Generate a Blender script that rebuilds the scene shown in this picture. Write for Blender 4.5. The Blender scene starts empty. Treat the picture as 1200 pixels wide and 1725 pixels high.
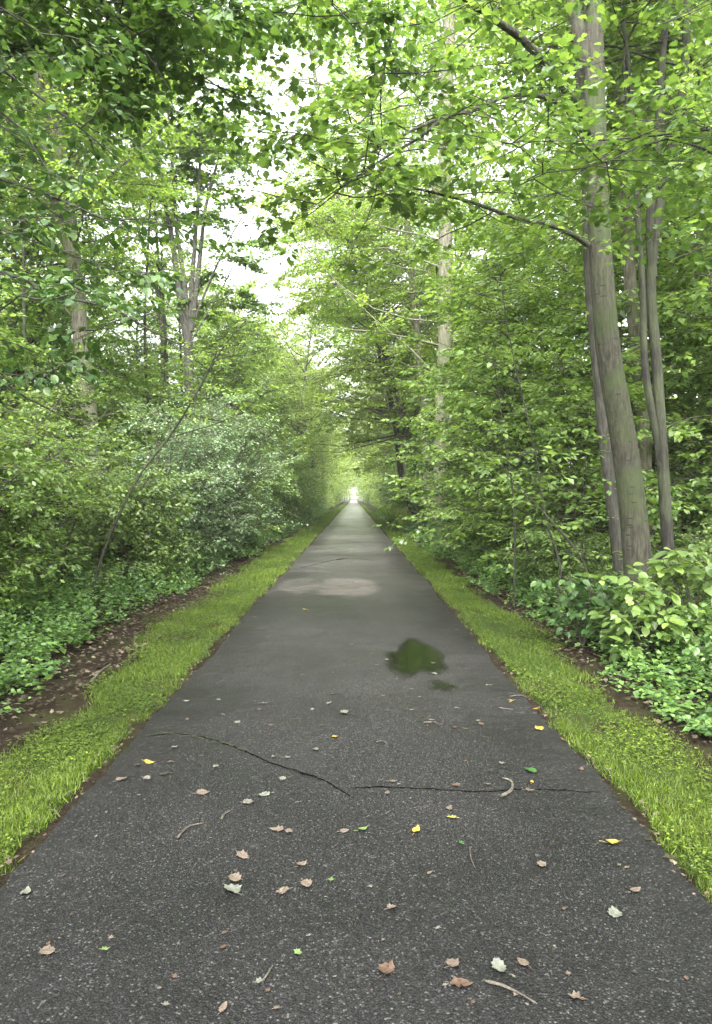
import bpy, math, random
import numpy as np
from mathutils import Vector

C = bpy.context
scn = C.scene
col = scn.collection
R = math.radians

# ------------------------------------------------------------------ camera
F = 1200.0            # focal length in photograph pixels (photo 1200 x 1725)
HZ = 838.0            # horizon row
VX = 596.0            # vanishing column
CH = 1.6              # camera height
PITCH = math.atan((862.5 - HZ) / F)
YAW = math.atan((600 - VX) / F)
cam_d = bpy.data.cameras.new('camera')
cam_d.sensor_fit = 'VERTICAL'
cam_d.sensor_height = 36.0
cam_d.lens = 36.0 * F / 1725.0
cam_d.clip_start = 0.05
cam_d.clip_end = 6000
cam = bpy.data.objects.new('camera', cam_d)
col.objects.link(cam)
cam.location = (0, 0, CH)
cam.rotation_euler = (R(90) - PITCH, 0, -YAW)
scn.camera = cam

# ------------------------------------------------------------------ world (overcast)
w = bpy.data.worlds.new('World')
scn.world = w
w.use_nodes = True
nt = w.node_tree
bg = nt.nodes['Background']
sky = nt.nodes.new('ShaderNodeTexSky')
sky.sky_type = 'NISHITA'
sky.sun_disc = False
sky.sun_elevation = R(50)
sky.sun_rotation = R(184)
sky.air_density = 1.0
sky.dust_density = 4.0
sky.ozone_density = 1.0
hs = nt.nodes.new('ShaderNodeHueSaturation')
hs.inputs['Saturation'].default_value = 0.12
hs.inputs['Value'].default_value = 1.0
nt.links.new(sky.outputs[0], hs.inputs['Color'])
nt.links.new(hs.outputs[0], bg.inputs['Color'])
bg.inputs['Strength'].default_value = 0.15

sd = bpy.data.lights.new('sun', 'SUN')
sd.energy = 1.5
sd.angle = R(60)
sd.color = (1.0, 0.97, 0.9)
sun = bpy.data.objects.new('sun', sd)
col.objects.link(sun)
sun.rotation_euler = (R(40), 0, R(-4))
scn.view_settings.view_transform = 'Standard'
scn.view_settings.look = 'None'
scn.view_settings.exposure = 2.9
scn.view_settings.gamma = 1
cy = scn.cycles
cy.use_denoising = True
cy.max_bounces = 10
cy.diffuse_bounces = 8
cy.transmission_bounces = 5
cy.glossy_bounces = 2
cy.caustics_reflective = False
cy.caustics_refractive = False
cy.use_adaptive_sampling = True
cy.adaptive_threshold = 0.02
scn.render.use_persistent_data = False

# ------------------------------------------------------------------ helpers
rng = np.random.default_rng(7)

def W(px, py, Y):
    """point at distance Y whose direction matches photo pixel"""
    return (( px - VX) / F * Y, Y, CH + (HZ - py) / F * Y)

def G(px, py, z=0.0):
    Y = (CH - z) * F / (py - HZ)
    return ((px - VX) / F * Y, Y, z)

def norm(a):
    return a / np.maximum(np.linalg.norm(a, axis=-1, keepdims=True), 1e-9)

def mesh_np(name, V, faces_sizes, loops, mat, smooth=False, var=None):
    me = bpy.data.meshes.new(name)
    V = np.ascontiguousarray(V, dtype=np.float32)
    me.vertices.add(len(V))
    me.vertices.foreach_set('co', V.ravel())
    loops = np.ascontiguousarray(loops, dtype=np.int32)
    me.loops.add(len(loops))
    me.loops.foreach_set('vertex_index', loops)
    fs = np.asarray(faces_sizes, dtype=np.int32)
    me.polygons.add(len(fs))
    st = np.zeros(len(fs), dtype=np.int32)
    st[1:] = np.cumsum(fs)[:-1]
    me.polygons.foreach_set('loop_start', st)
    me.polygons.foreach_set('loop_total', fs)
    if var is not None:
        a = me.attributes.new('var', 'FLOAT', 'POINT')
        a.data.foreach_set('value', np.ascontiguousarray(var, dtype=np.float32))
    me.update(calc_edges=True)
    me.materials.append(mat)
    if smooth:
        me.polygons.foreach_set('use_smooth', np.ones(len(fs), dtype=bool))
    return me

class MB:
    """collects pieces of one mesh"""
    def __init__(s):
        s.V = []; s.S = []; s.L = []; s.A = []; s.n = 0
    def add(s, V, faces, var=0.5):
        V = np.asarray(V, dtype=np.float64).reshape(-1, 3)
        f = np.asarray(faces, dtype=np.int64)
        s.V.append(V); s.S.append(np.full(len(f), f.shape[1])); s.L.append((f + s.n).ravel())
        s.A.append(np.full(len(V), var) if np.isscalar(var) else np.asarray(var))
        s.n += len(V)
    def tubes(s, P, Rr, sides=6, var=None):
        """P (n,k,3), Rr (n,k) -> n tapered tubes"""
        P = np.asarray(P, float); Rr = np.asarray(Rr, float)
        if P.ndim == 2: P = P[None]; Rr = Rr[None]
        n, k, _ = P.shape
        T = norm(np.gradient(P, axis=1))
        ref = np.zeros_like(T); ref[..., 0] = 1.0
        mean = np.abs(T[:, :, 0].mean(1)) > 0.8
        ref[mean] = (0, 1, 0)
        A = norm(np.cross(T, ref)); B = np.cross(T, A)
        th = np.arange(sides) / sides * 2 * np.pi
        ring = A[:, :, None, :] * np.cos(th)[None, None, :, None] + B[:, :, None, :] * np.sin(th)[None, None, :, None]
        V = P[:, :, None, :] + ring * Rr[:, :, None, None]
        i = np.arange(n)[:, None, None] * k * sides + np.arange(k - 1)[None, :, None] * sides
        j = np.arange(sides)[None, None, :]; j2 = (j + 1) % sides
        f = np.stack([i + j, i + j2, i + j2 + sides, i + j + sides], -1).reshape(-1, 4)
        v = rng.random(n) if var is None else np.full(n, var)
        s.add(V.reshape(-1, 3), f, np.repeat(v, k * sides))
    def leaves(s, Cn, D, N, S, tmpl):
        tv, tf = tmpl
        D = norm(D); N = norm(N - D * (N * D).sum(-1, keepdims=True)); U = np.cross(N, D)
        n = len(Cn); m = len(tv)
        V = (Cn[:, None, :] + S[:, None, None] * (tv[None, :, 0:1] * D[:, None, :] + tv[None, :, 1:2] * U[:, None, :] + tv[None, :, 2:3] * N[:, None, :]))
        f = (tf[None] + (np.arange(n) * m)[:, None, None]).reshape(-1, tf.shape[1])
        s.add(V.reshape(-1, 3), f, np.repeat(rng.random(n), m))
    def build(s, name, mat, parent=None, smooth=False):
        me = mesh_np(name, np.concatenate(s.V), np.concatenate(s.S), np.concatenate(s.L), mat, smooth, np.concatenate(s.A))
        o = bpy.data.objects.new(name, me); col.objects.link(o)
        if parent is not None: o.parent = parent
        return o

def fan(outline, z):
    v = [(0.45, 0, 0)] + [(x, y, z(x, y)) for x, y in outline]
    n = len(outline)
    return np.array(v, float), np.array([(0, 1 + i, 1 + (i + 1) % n) for i in range(n)])
T_SIMPLE = (np.array([(0, 0, 0), (.45, .33, .07), (1, 0, -.06), (.45, -.33, .07)], float), np.array([(0, 2, 1), (0, 3, 2)]))
T_NARROW = (np.array([(0, 0, 0), (.4, .2, .05), (1, 0, -.1), (.4, -.2, .05)], float), np.array([(0, 2, 1), (0, 3, 2)]))
T_OVAL = fan([(0, 0), (.12, .2), (.35, .33), (.62, .3), (.85, .14), (1, 0), (.85, -.14), (.62, -.3), (.35, -.33), (.12, -.2)], lambda x, y: abs(y) * .3 - .12 * x * x)
_mp = [(0, 0), (-.02, .22), (.1, .2), (.12, .48), (.3, .38), (.38, .56), (.5, .3), (.72, .34), (.7, .16), (1, 0)]
T_MAPLE = fan(_mp + [(x, -y) for x, y in reversed(_mp[1:-1])], lambda x, y: abs(y) * .12 - .1 * x * x)
_m5 = [(0, 0), (.05, .42), (.28, .3), (.45, .5), (.6, .2), (1, 0)]
T_MAPLE5 = fan(_m5 + [(x, -y) for x, y in reversed(_m5[1:-1])], lambda x, y: abs(y) * .14 - .1 * x * x)
T_BLADE = (np.array([(0, -.045, 0), (0, .045, 0), (.55, .03, .07), (.55, -.03, .07), (1, 0, .28)], float), np.array([(0, 1, 2), (0, 2, 3), (3, 2, 4)]))

def meta(o, label=None, cat=None, group=None, kind=None):
    if label: o['label'] = label
    if cat: o['category'] = cat
    if group: o['group'] = group
    if kind: o['kind'] = kind
    return o

def empty(name, loc=(0, 0, 0), label=None, cat=None, group=None):
    e = bpy.data.objects.new(name, None); col.objects.link(e)
    e.location = loc; e.empty_display_size = .2
    return meta(e, label, cat, group)

def dup(root, loc, rz=0, sc=1.0, label=None, group=None, tilt=(0, 0)):
    r = root.copy(); col.objects.link(r)
    r.location = loc; r.rotation_euler = (tilt[0], tilt[1], rz); r.scale = (sc, sc, sc)
    if label: r['label'] = label
    if group: r['group'] = group
    elif 'group' in r: del r['group']
    for ch in list(root.children):
        c = ch.copy(); col.objects.link(c); c.parent = r
    return r

# ------------------------------------------------------------------ materials
def new_mat(name):
    m = bpy.data.materials.new(name); m.use_nodes = True
    t = m.node_tree; t.nodes.clear()
    return m, t
def N(t, ty, **kw):
    n = t.nodes.new(ty)
    for k, v in kw.items():
        if k in n.inputs: n.inputs[k].default_value = v
        else: setattr(n, k, v)
    return n
def ramp(t, stops, interp='LINEAR'):
    r = t.nodes.new('ShaderNodeValToRGB'); e = r.color_ramp; e.interpolation = interp
    while len(e.elements) > 1: e.elements.remove(e.elements[-1])
    e.elements[0].position = stops[0][0]; e.elements[0].color = (*stops[0][1], 1)
    for p, c in stops[1:]:
        x = e.elements.new(p); x.color = (*c, 1)
    return r

def leaf_mat(name, dark, mid, light, trans=0.42, gloss=0.05, tboost=1.5, rough=0.38):
    m, t = new_mat(name); L = t.links.new
    at = N(t, 'ShaderNodeAttribute'); at.attribute_name = 'var'
    oi = N(t, 'ShaderNodeObjectInfo')
    rp = ramp(t, [(0.0, dark), (0.5, mid), (0.85, light), (1.0, tuple(min(1, c * 1.25) for c in light))])
    ma = N(t, 'ShaderNodeMath', operation='MULTIPLY_ADD'); ma.inputs[1].default_value = 0.25; ma.inputs[2].default_value = -0.125
    L(oi.outputs['Random'], ma.inputs[0])
    ad = N(t, 'ShaderNodeMath', operation='ADD'); L(at.outputs['Fac'], ad.inputs[0]); L(ma.outputs[0], ad.inputs[1])
    # clumps of older and younger foliage
    tc = N(t, 'ShaderNodeTexCoord'); no = N(t, 'ShaderNodeTexNoise'); no.inputs['Scale'].default_value = 0.9; no.inputs['Detail'].default_value = 1.0
    L(tc.outputs['Object'], no.inputs['Vector'])
    m2 = N(t, 'ShaderNodeMath', operation='MULTIPLY_ADD'); m2.inputs[1].default_value = 1.1; m2.inputs[2].default_value = -0.55
    L(no.outputs['Fac'], m2.inputs[0])
    ad2 = N(t, 'ShaderNodeMath', operation='ADD'); L(ad.outputs[0], ad2.inputs[0]); L(m2.outputs[0], ad2.inputs[1])
    L(ad2.outputs[0], rp.inputs[0])
    df = N(t, 'ShaderNodeBsdfDiffuse'); tr = N(t, 'ShaderNodeBsdfTranslucent'); gl = N(t, 'ShaderNodeBsdfGlossy')
    gl.inputs['Roughness'].default_value = rough; gl.inputs['Color'].default_value = (1, 1, 1, 1)
    L(rp.outputs[0], df.inputs['Color'])
    mx = N(t, 'ShaderNodeMix', data_type='RGBA', blend_type='MULTIPLY'); mx.inputs[0].default_value = 1
    L(rp.outputs[0], mx.inputs[6]); mx.inputs[7].default_value = (1.15 * tboost, 1.08 * tboost, 0.75 * tboost, 1)
    L(mx.outputs[2], tr.inputs['Color'])
    s1 = N(t, 'ShaderNodeMixShader'); s1.inputs[0].default_value = trans
    L(df.outputs[0], s1.inputs[1]); L(tr.outputs[0], s1.inputs[2])
    lw = N(t, 'ShaderNodeLayerWeight'); lw.inputs['Blend'].default_value = 0.5
    pw = N(t, 'ShaderNodeMath', operation='POWER'); pw.inputs[1].default_value = 4.0; L(lw.outputs['Facing'], pw.inputs[0])
    mg = N(t, 'ShaderNodeMath', operation='MULTIPLY_ADD'); mg.inputs[1].default_value = 0.3; mg.inputs[2].default_value = gloss
    L(pw.outputs[0], mg.inputs[0])
    s2 = N(t, 'ShaderNodeMixShader'); L(mg.outputs[0], s2.inputs[0]); L(s1.outputs[0], s2.inputs[1]); L(gl.outputs[0], s2.inputs[2])
    o = N(t, 'ShaderNodeOutputMaterial'); L(s2.outputs[0], o.inputs[0])
    return m

M = {}
M['maple'] = leaf_mat('maple_leaf', (.06, .12, .025), (.095, .175, .035), (.165, .265, .05), trans=.45)
M['canopy'] = leaf_mat('canopy_leaf', (.085, .155, .03), (.14, .235, .04), (.23, .35, .055), trans=.5)
M['sapling'] = leaf_mat('sapling_leaf', (.10, .175, .04), (.15, .25, .055), (.25, .37, .08), trans=.45, gloss=.05, rough=.45)
M['shrub'] = leaf_mat('shrub_leaf', (.08, .14, .035), (.12, .195, .045), (.20, .295, .062), trans=.38, gloss=.05, rough=.45)
M['greyshrub'] = leaf_mat('grey_shrub_leaf', (.09, .15, .07), (.13, .205, .095), (.19, .28, .13), trans=.35, gloss=.05, rough=.45)
M['herb'] = leaf_mat('herb_leaf', (.055, .12, .03), (.085, .18, .045), (.15, .27, .055), trans=.38, gloss=.05, rough=.45)
M['grass'] = leaf_mat('grass_blade', (.045, .078, .012), (.08, .13, .018), (.14, .20, .028), trans=.32, gloss=.02)
M['broad'] = leaf_mat('broad_leaf', (.035, .08, .022), (.05, .11, .028), (.085, .155, .035), trans=.32, gloss=.04)
M['far'] = leaf_mat('far_leaf', (.12, .19, .04), (.19, .28, .055), (.28, .38, .08), trans=.52)  # brighter canopy leaf, sunlight on the far crowns painted into its colour
M['overhead'] = leaf_mat('overhead_leaf', (.055, .11, .025), (.08, .16, .032), (.13, .225, .04), trans=.45, gloss=.03)
M['evergreen'] = leaf_mat('evergreen_leaf', (.012, .03, .012), (.02, .045, .018), (.035, .07, .025), trans=.15)
M['litter'] = leaf_mat('litter_leaf', (.03, .021, .014), (.06, .043, .03), (.14, .11, .08), trans=.1, gloss=.03, tboost=.8)

def bark_mat(name, c1, c2, c3, scale=6, stretch=6, bump=.5, moss=None, marks=False):
    m, t = new_mat(name); L = t.links.new
    tc = N(t, 'ShaderNodeTexCoord'); mp = N(t, 'ShaderNodeMapping'); mp.inputs['Scale'].default_value = (scale, scale, scale / stretch)
    L(tc.outputs['Object'], mp.inputs[0])
    n1 = N(t, 'ShaderNodeTexNoise', Scale=4.0, Detail=8.0, Roughness=.65); L(mp.outputs[0], n1.inputs['Vector'])
    n2 = N(t, 'ShaderNodeTexNoise', Scale=1.3, Detail=4.0, Roughness=.6); L(tc.outputs['Object'], n2.inputs['Vector'])
    rp = ramp(t, [(.36, c1), (.5, c2), (.64, c3)]); L(n1.outputs['Fac'], rp.inputs[0])
    out = rp.outputs[0]
    if moss:
        mr = ramp(t, [(.45, (0, 0, 0)), (.62, (1, 1, 1))]); L(n2.outputs['Fac'], mr.inputs[0])
        mx = N(t, 'ShaderNodeMix', data_type='RGBA'); L(mr.outputs[0], mx.inputs[0]); L(out, mx.inputs[6]); mx.inputs[7].default_value = (*moss, 1)
        mm = N(t, 'ShaderNodeMix', data_type='RGBA'); mm.inputs[0].default_value = .8; L(out, mm.inputs[6]); L(mx.outputs[2], mm.inputs[7]); out = mm.outputs[2]
    h = n1.outputs['Fac']
    if marks:   # short dark horizontal scars of the smooth bark
        mp2 = N(t, 'ShaderNodeMapping'); mp2.inputs['Scale'].default_value = (6, 6, 24); L(tc.outputs['Object'], mp2.inputs[0])
        vo = N(t, 'ShaderNodeTexVoronoi', Scale=1.0); L(mp2.outputs[0], vo.inputs['Vector'])
        vr = ramp(t, [(.14, (1, 1, 1)), (.26, (0, 0, 0))]); L(vo.outputs['Distance'], vr.inputs[0])
        gt = N(t, 'ShaderNodeMath', operation='GREATER_THAN'); gt.inputs[1].default_value = .55
        sp = N(t, 'ShaderNodeSeparateColor'); L(vo.outputs['Color'], sp.inputs[0]); L(sp.outputs[0], gt.inputs[0])
        mu = N(t, 'ShaderNodeMath', operation='MULTIPLY'); L(vr.outputs[0], mu.inputs[0]); L(gt.outputs[0], mu.inputs[1])
        mx = N(t, 'ShaderNodeMix', data_type='RGBA'); L(mu.outputs[0], mx.inputs[0]); L(out, mx.inputs[6]); mx.inputs[7].default_value = (.018, .017, .012, 1); out = mx.outputs[2]
    b = N(t, 'ShaderNodeBsdfPrincipled'); b.inputs['Roughness'].default_value = .85
    L(out, b.inputs['Base Color'])
    bu = N(t, 'ShaderNodeBump'); bu.inputs['Strength'].default_value = min(1, bump * 1.6); bu.inputs['Distance'].default_value = .035
    L(h, bu.inputs['Height']); L(bu.outputs[0], b.inputs['Normal'])
    o = N(t, 'ShaderNodeOutputMaterial'); L(b.outputs[0], o.inputs[0])
    return m
M['bark_smooth'] = bark_mat('smooth_bark', (.024, .023, .015), (.046, .043, .028), (.082, .076, .053), scale=9, stretch=5, bump=1.0, moss=(.05, .075, .02), marks=True)
M['bark_dark'] = bark_mat('dark_bark', (.011, .0105, .008), (.026, .0245, .018), (.052, .049, .036), scale=8, stretch=6, bump=.6, moss=(.07, .085, .04))
M['bark_light'] = bark_mat('light_bark', (.06, .053, .038), (.12, .11, .08), (.2, .19, .145), scale=8, stretch=8, bump=1.0, moss=(.09, .11, .045))
M['bark_grey'] = bark_mat('grey_bark', (.026, .025, .02), (.052, .049, .039), (.095, .09, .074), scale=6, stretch=5, bump=.5)
M['birch'] = bark_mat('pale_bark', (.2, .19, .16), (.42, .4, .36), (.6, .58, .54), scale=6, stretch=.5, bump=.3)
M['twig'] = bark_mat('twig_bark', (.04, .035, .028), (.07, .06, .048), (.11, .095, .075), scale=10, stretch=3, bump=.2)

# ------------------------------------------------------------------ ground and path
PL, PR = -1.455, 1.375   # path edges

def soil_material():
    m, t = new_mat('forest_soil'); L = t.links.new
    tc = N(t, 'ShaderNodeTexCoord')
    n1 = N(t, 'ShaderNodeTexNoise', Scale=22.0, Detail=10.0, Roughness=.75); L(tc.outputs['Object'], n1.inputs['Vector'])
    n2 = N(t, 'ShaderNodeTexNoise', Scale=1.4, Detail=4.0); L(tc.outputs['Object'], n2.inputs['Vector'])
    rp = ramp(t, [(.3, (.012, .009, .006)), (.5, (.028, .02, .014)), (.66, (.055, .04, .028)), (.8, (.12, .09, .065))]); L(n1.outputs['Fac'], rp.inputs[0])
    mr = ramp(t, [(.5, (0, 0, 0)), (.68, (1, 1, 1))]); L(n2.outputs['Fac'], mr.inputs[0])
    mx = N(t, 'ShaderNodeMix', data_type='RGBA'); L(mr.outputs[0], mx.inputs[0]); L(rp.outputs[0], mx.inputs[6]); mx.inputs[7].default_value = (.04, .045, .015, 1)
    b = N(t, 'ShaderNodeBsdfPrincipled'); b.inputs['Roughness'].default_value = .95; b.inputs['Specular IOR Level'].default_value = .1; L(mx.outputs[2], b.inputs['Base Color'])
    bu = N(t, 'ShaderNodeBump'); bu.inputs['Strength'].default_value = 1; bu.inputs['Distance'].default_value = .03
    L(n1.outputs['Fac'], bu.inputs['Height']); L(bu.outputs[0], b.inputs['Normal'])
    o = N(t, 'ShaderNodeOutputMaterial'); L(b.outputs[0], o.inputs[0])
    return m
M['soil'] = soil_material()

def turf_material():
    m, t = new_mat('turf'); L = t.links.new
    tc = N(t, 'ShaderNodeTexCoord')
    n1 = N(t, 'ShaderNodeTexNoise', Scale=30.0, Detail=8.0, Roughness=.7); L(tc.outputs['Object'], n1.inputs['Vector'])
    n2 = N(t, 'ShaderNodeTexNoise', Scale=2.2, Detail=5.0); L(tc.outputs['Object'], n2.inputs['Vector'])
    rp = ramp(t, [(.3, (.014, .018, .006)), (.5, (.03, .046, .01)), (.7, (.055, .085, .016))]); L(n1.outputs['Fac'], rp.inputs[0])
    r2 = ramp(t, [(.52, (0, 0, 0)), (.66, (1, 1, 1))]); L(n2.outputs['Fac'], r2.inputs[0])
    mx = N(t, 'ShaderNodeMix', data_type='RGBA'); L(r2.outputs[0], mx.inputs[0]); L(rp.outputs[0], mx.inputs[6]); mx.inputs[7].default_value = (.028, .021, .012, 1)
    b = N(t, 'ShaderNodeBsdfPrincipled'); b.inputs['Roughness'].default_value = .95; b.inputs['Specular IOR Level'].default_value = .1; L(mx.outputs[2], b.inputs['Base Color'])
    bu = N(t, 'ShaderNodeBump'); bu.inputs['Strength'].default_value = .8; bu.inputs['Distance'].default_value = .02
    L(n1.outputs['Fac'], bu.inputs['Height']); L(bu.outputs[0], b.inputs['Normal'])
    o = N(t, 'ShaderNodeOutputMaterial'); L(b.outputs[0], o.inputs[0])
    return m
M['turf'] = turf_material()

def asphalt_material():
    m, t = new_mat('asphalt'); L = t.links.new
    tc = N(t, 'ShaderNodeTexCoord')
    def noise(sc, de, ro=.5, vec=None):
        n = N(t, 'ShaderNodeTexNoise', Scale=sc, Detail=de, Roughness=ro); L(vec or tc.outputs['Object'], n.inputs['Vector']); return n
    big = noise(.8, 5, .6)
    fine = noise(90, 3, .7)
    vo = N(t, 'ShaderNodeTexVoronoi', Scale=135.0); L(tc.outputs['Object'], vo.inputs['Vector'])
    sp = N(t, 'ShaderNodeSeparateColor'); L(vo.outputs['Color'], sp.inputs[0])
    stone = ramp(t, [(0, (.0085, .0080, .0084)), (.5, (.0152, .0146, .0151)), (.82, (.024, .0227, .0237)), (.93, (.041, .039, .0395)), (1, (.105, .101, .10))])
    L(sp.outputs[0], stone.inputs[0])
    # gaps of tar between stones
    gap = ramp(t, [(.25, (1, 1, 1)), (.6, (.45, .45, .45))]); L(vo.outputs['Distance'], gap.inputs[0])
    mg = N(t, 'ShaderNodeMix', data_type='RGBA', blend_type='MULTIPLY'); mg.inputs[0].default_value = 1; L(stone.outputs[0], mg.inputs[6]); L(gap.outputs[0], mg.inputs[7])
    wear = ramp(t, [(.3, (.85, .85, .86)), (.5, (1.1, 1.1, 1.1)), (.7, (1.35, 1.34, 1.32))]); L(big.outputs['Fac'], wear.inputs[0])
    mw = N(t, 'ShaderNodeMix', data_type='RGBA', blend_type='MULTIPLY'); mw.inputs[0].default_value = 1; L(mg.outputs[2], mw.inputs[6]); L(wear.outputs[0], mw.inputs[7])
    cur = mw.outputs[2]
    # dry pale patches worn into the surface
    wob = noise(3.5, 9, .7)
    sub = N(t, 'ShaderNodeVectorMath', operation='MULTIPLY_ADD'); L(wob.outputs['Color'], sub.inputs[0]); sub.inputs[1].default_value = (.5, 1.6, 0); L(tc.outputs['Object'], sub.inputs[2])
    brk = ramp(t, [(.35, (.35, .35, .35)), (.6, (1, 1, 1))]); L(noise(7, 6, .7).outputs['Fac'], brk.inputs[0])
    def spot(x, y, rx, ry, colr, strength, soft=.35):
        nonlocal cur
        mp = N(t, 'ShaderNodeMapping'); mp.inputs['Location'].default_value = (-(x + .25) / rx, -(y + .8) / ry, 0); mp.inputs['Scale'].default_value = (1 / rx, 1 / ry, 0)
        L(sub.outputs[0], mp.inputs[0])
        ln = N(t, 'ShaderNodeVectorMath', operation='LENGTH'); L(mp.outputs[0], ln.inputs[0])
        r = ramp(t, [(1 - soft, (1, 1, 1)), (1.0, (0, 0, 0))]); L(ln.outputs['Value'], r.inputs[0])
        mu = N(t, 'ShaderNodeMath', operation='MULTIPLY'); L(r.outputs[0], mu.inputs[0]); L(brk.outputs[0], mu.inputs[1])
        ms = N(t, 'ShaderNodeMath', operation='MULTIPLY'); ms.inputs[1].default_value = strength; L(mu.outputs[0], ms.inputs[0]); mu = ms
        x2 = N(t, 'ShaderNodeMix', data_type='RGBA', blend_type='MULTIPLY'); L(mu.outputs[0], x2.inputs[0]); L(cur, x2.inputs[6]); x2.inputs[7].default_value = (*colr, 1)
        cur = x2.outputs[2]
    spot(-.12, 12.6, .62, 1.5, (3.2, 3.0, 2.75), .9, .3)
    spot(-1.0, 12.9, .42, 1.2, (2.7, 2.55, 2.4), .9, .3)
    spot(-.55, 10.9, .95, 1.2, (.62, .6, .58), .8, .6)
    # canopy-gap light painted into the colour: brighter bands, stronger with distance
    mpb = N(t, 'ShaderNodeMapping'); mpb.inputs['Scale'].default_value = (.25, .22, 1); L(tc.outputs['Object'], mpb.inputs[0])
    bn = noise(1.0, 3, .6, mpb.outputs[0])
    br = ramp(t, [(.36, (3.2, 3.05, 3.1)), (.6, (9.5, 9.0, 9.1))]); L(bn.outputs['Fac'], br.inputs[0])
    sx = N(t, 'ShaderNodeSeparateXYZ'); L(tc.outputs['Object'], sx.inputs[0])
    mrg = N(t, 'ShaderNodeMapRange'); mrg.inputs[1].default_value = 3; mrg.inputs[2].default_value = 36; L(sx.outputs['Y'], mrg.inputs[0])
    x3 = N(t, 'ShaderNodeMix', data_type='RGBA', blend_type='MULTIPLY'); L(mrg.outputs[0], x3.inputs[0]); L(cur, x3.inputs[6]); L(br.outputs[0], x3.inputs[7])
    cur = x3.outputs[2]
    b = N(t, 'ShaderNodeBsdfPrincipled'); b.inputs['Roughness'].default_value = .55; b.inputs['Specular IOR Level'].default_value = .33
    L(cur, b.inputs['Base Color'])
    rr = ramp(t, [(.3, (.45, .45, .45)), (.7, (.7, .7, .7))]); L(big.outputs['Fac'], rr.inputs[0]); 
    fr = N(t, 'ShaderNodeMapRange'); fr.inputs[1].default_value = 5; fr.inputs[2].default_value = 16; fr.inputs[3].default_value = 1.0; fr.inputs[4].default_value = .62; L(sx.outputs['Y'], fr.inputs[0])
    rm = N(t, 'ShaderNodeMath', operation='MULTIPLY'); L(rr.outputs[0], rm.inputs[0]); L(fr.outputs[0], rm.inputs[1]); L(rm.outputs[0], b.inputs['Roughness'])
    hm = N(t, 'ShaderNodeMath', operation='MULTIPLY_ADD'); L(fine.outputs['Fac'], hm.inputs[0]); hm.inputs[1].default_value = .5
    inv = N(t, 'ShaderNodeMath', operation='SUBTRACT'); inv.inputs[0].default_value = 1; L(vo.outputs['Distance'], inv.inputs[1]); L(inv.outputs[0], hm.inputs[2])
    bu = N(t, 'ShaderNodeBump'); bu.inputs['Strength'].default_value = .7; bu.inputs['Distance'].default_value = .004
    L(hm.outputs[0], bu.inputs['Height']); L(bu.outputs[0], b.inputs['Normal'])
    o = N(t, 'ShaderNodeOutputMaterial'); L(b.outputs[0], o.inputs[0])
    return m
M['asphalt'] = asphalt_material()

def plain(name, c, rough=.7, metal=0):
    m, t = new_mat(name)
    b = N(t, 'ShaderNodeBsdfPrincipled'); b.inputs['Roughness'].default_value = rough; b.inputs['Metallic'].default_value = metal
    n = N(t, 'ShaderNodeTexNoise', Scale=40.0, Detail=4.0); tc = N(t, 'ShaderNodeTexCoord'); t.links.new(tc.outputs['Object'], n.inputs['Vector'])
    r = ramp(t, [(.3, tuple(x * .75 for x in c)), (.7, tuple(min(1, x * 1.2) for x in c))]); t.links.new(n.outputs['Fac'], r.inputs[0]); t.links.new(r.outputs[0], b.inputs['Base Color'])
    o = N(t, 'ShaderNodeOutputMaterial'); t.links.new(b.outputs[0], o.inputs[0])
    return m

def smooth_noise(y, seed, amps):
    r = np.random.default_rng(seed); v = np.zeros_like(y)
    for f, a in amps: v += a * np.sin(y * f + r.random() * 6.28) * np.cos(y * f * .37 + r.random() * 6.28)
    return v

# ground sheet to the horizon, finer near the path
gx = np.array([-3000, -400, -80, -30, -14, -8, -5, -4, -3.4, -3, -2.7, -2.4, -2.1, -1.8, -1.5, -1.3, 0, 1.2, 1.4, 1.7, 2, 2.3, 2.6, 3, 3.5, 4.2, 5, 8, 14, 30, 80, 400, 3000], float)
gy = np.concatenate([[-60, -10, -2], np.arange(0, 24, .3), np.arange(24, 60, 2), [70, 90, 120, 160, 220, 300, 420, 900, 5000]])
XX, YY = np.meshgrid(gx, gy)
ax = np.abs(XX)
near = (ax > 1.3) & (ax < 9)
ZZ = np.where(near, .03 * np.sin(XX * 2.1 + YY * .9) * np.cos(YY * 1.3) * np.clip((ax - 1.5) / 1.2, 0, 1), 0) - .012
ZZ = ZZ + np.where(ax > 2.6, np.minimum((ax - 2.6) * .03, .15), 0)
nyy, nxx = XX.shape
ii = (np.arange(nyy - 1)[:, None] * nxx + np.arange(nxx - 1)[None]).ravel()
mb = MB(); mb.add(np.stack([XX, YY, ZZ], -1).reshape(-1, 3), np.stack([ii, ii + 1, ii + nxx + 1, ii + nxx], -1))
meta(mb.build('ground', M['soil'], smooth=True), 'dark brown forest soil spreading under the trees on both sides of the path', 'ground', kind='structure')

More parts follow.
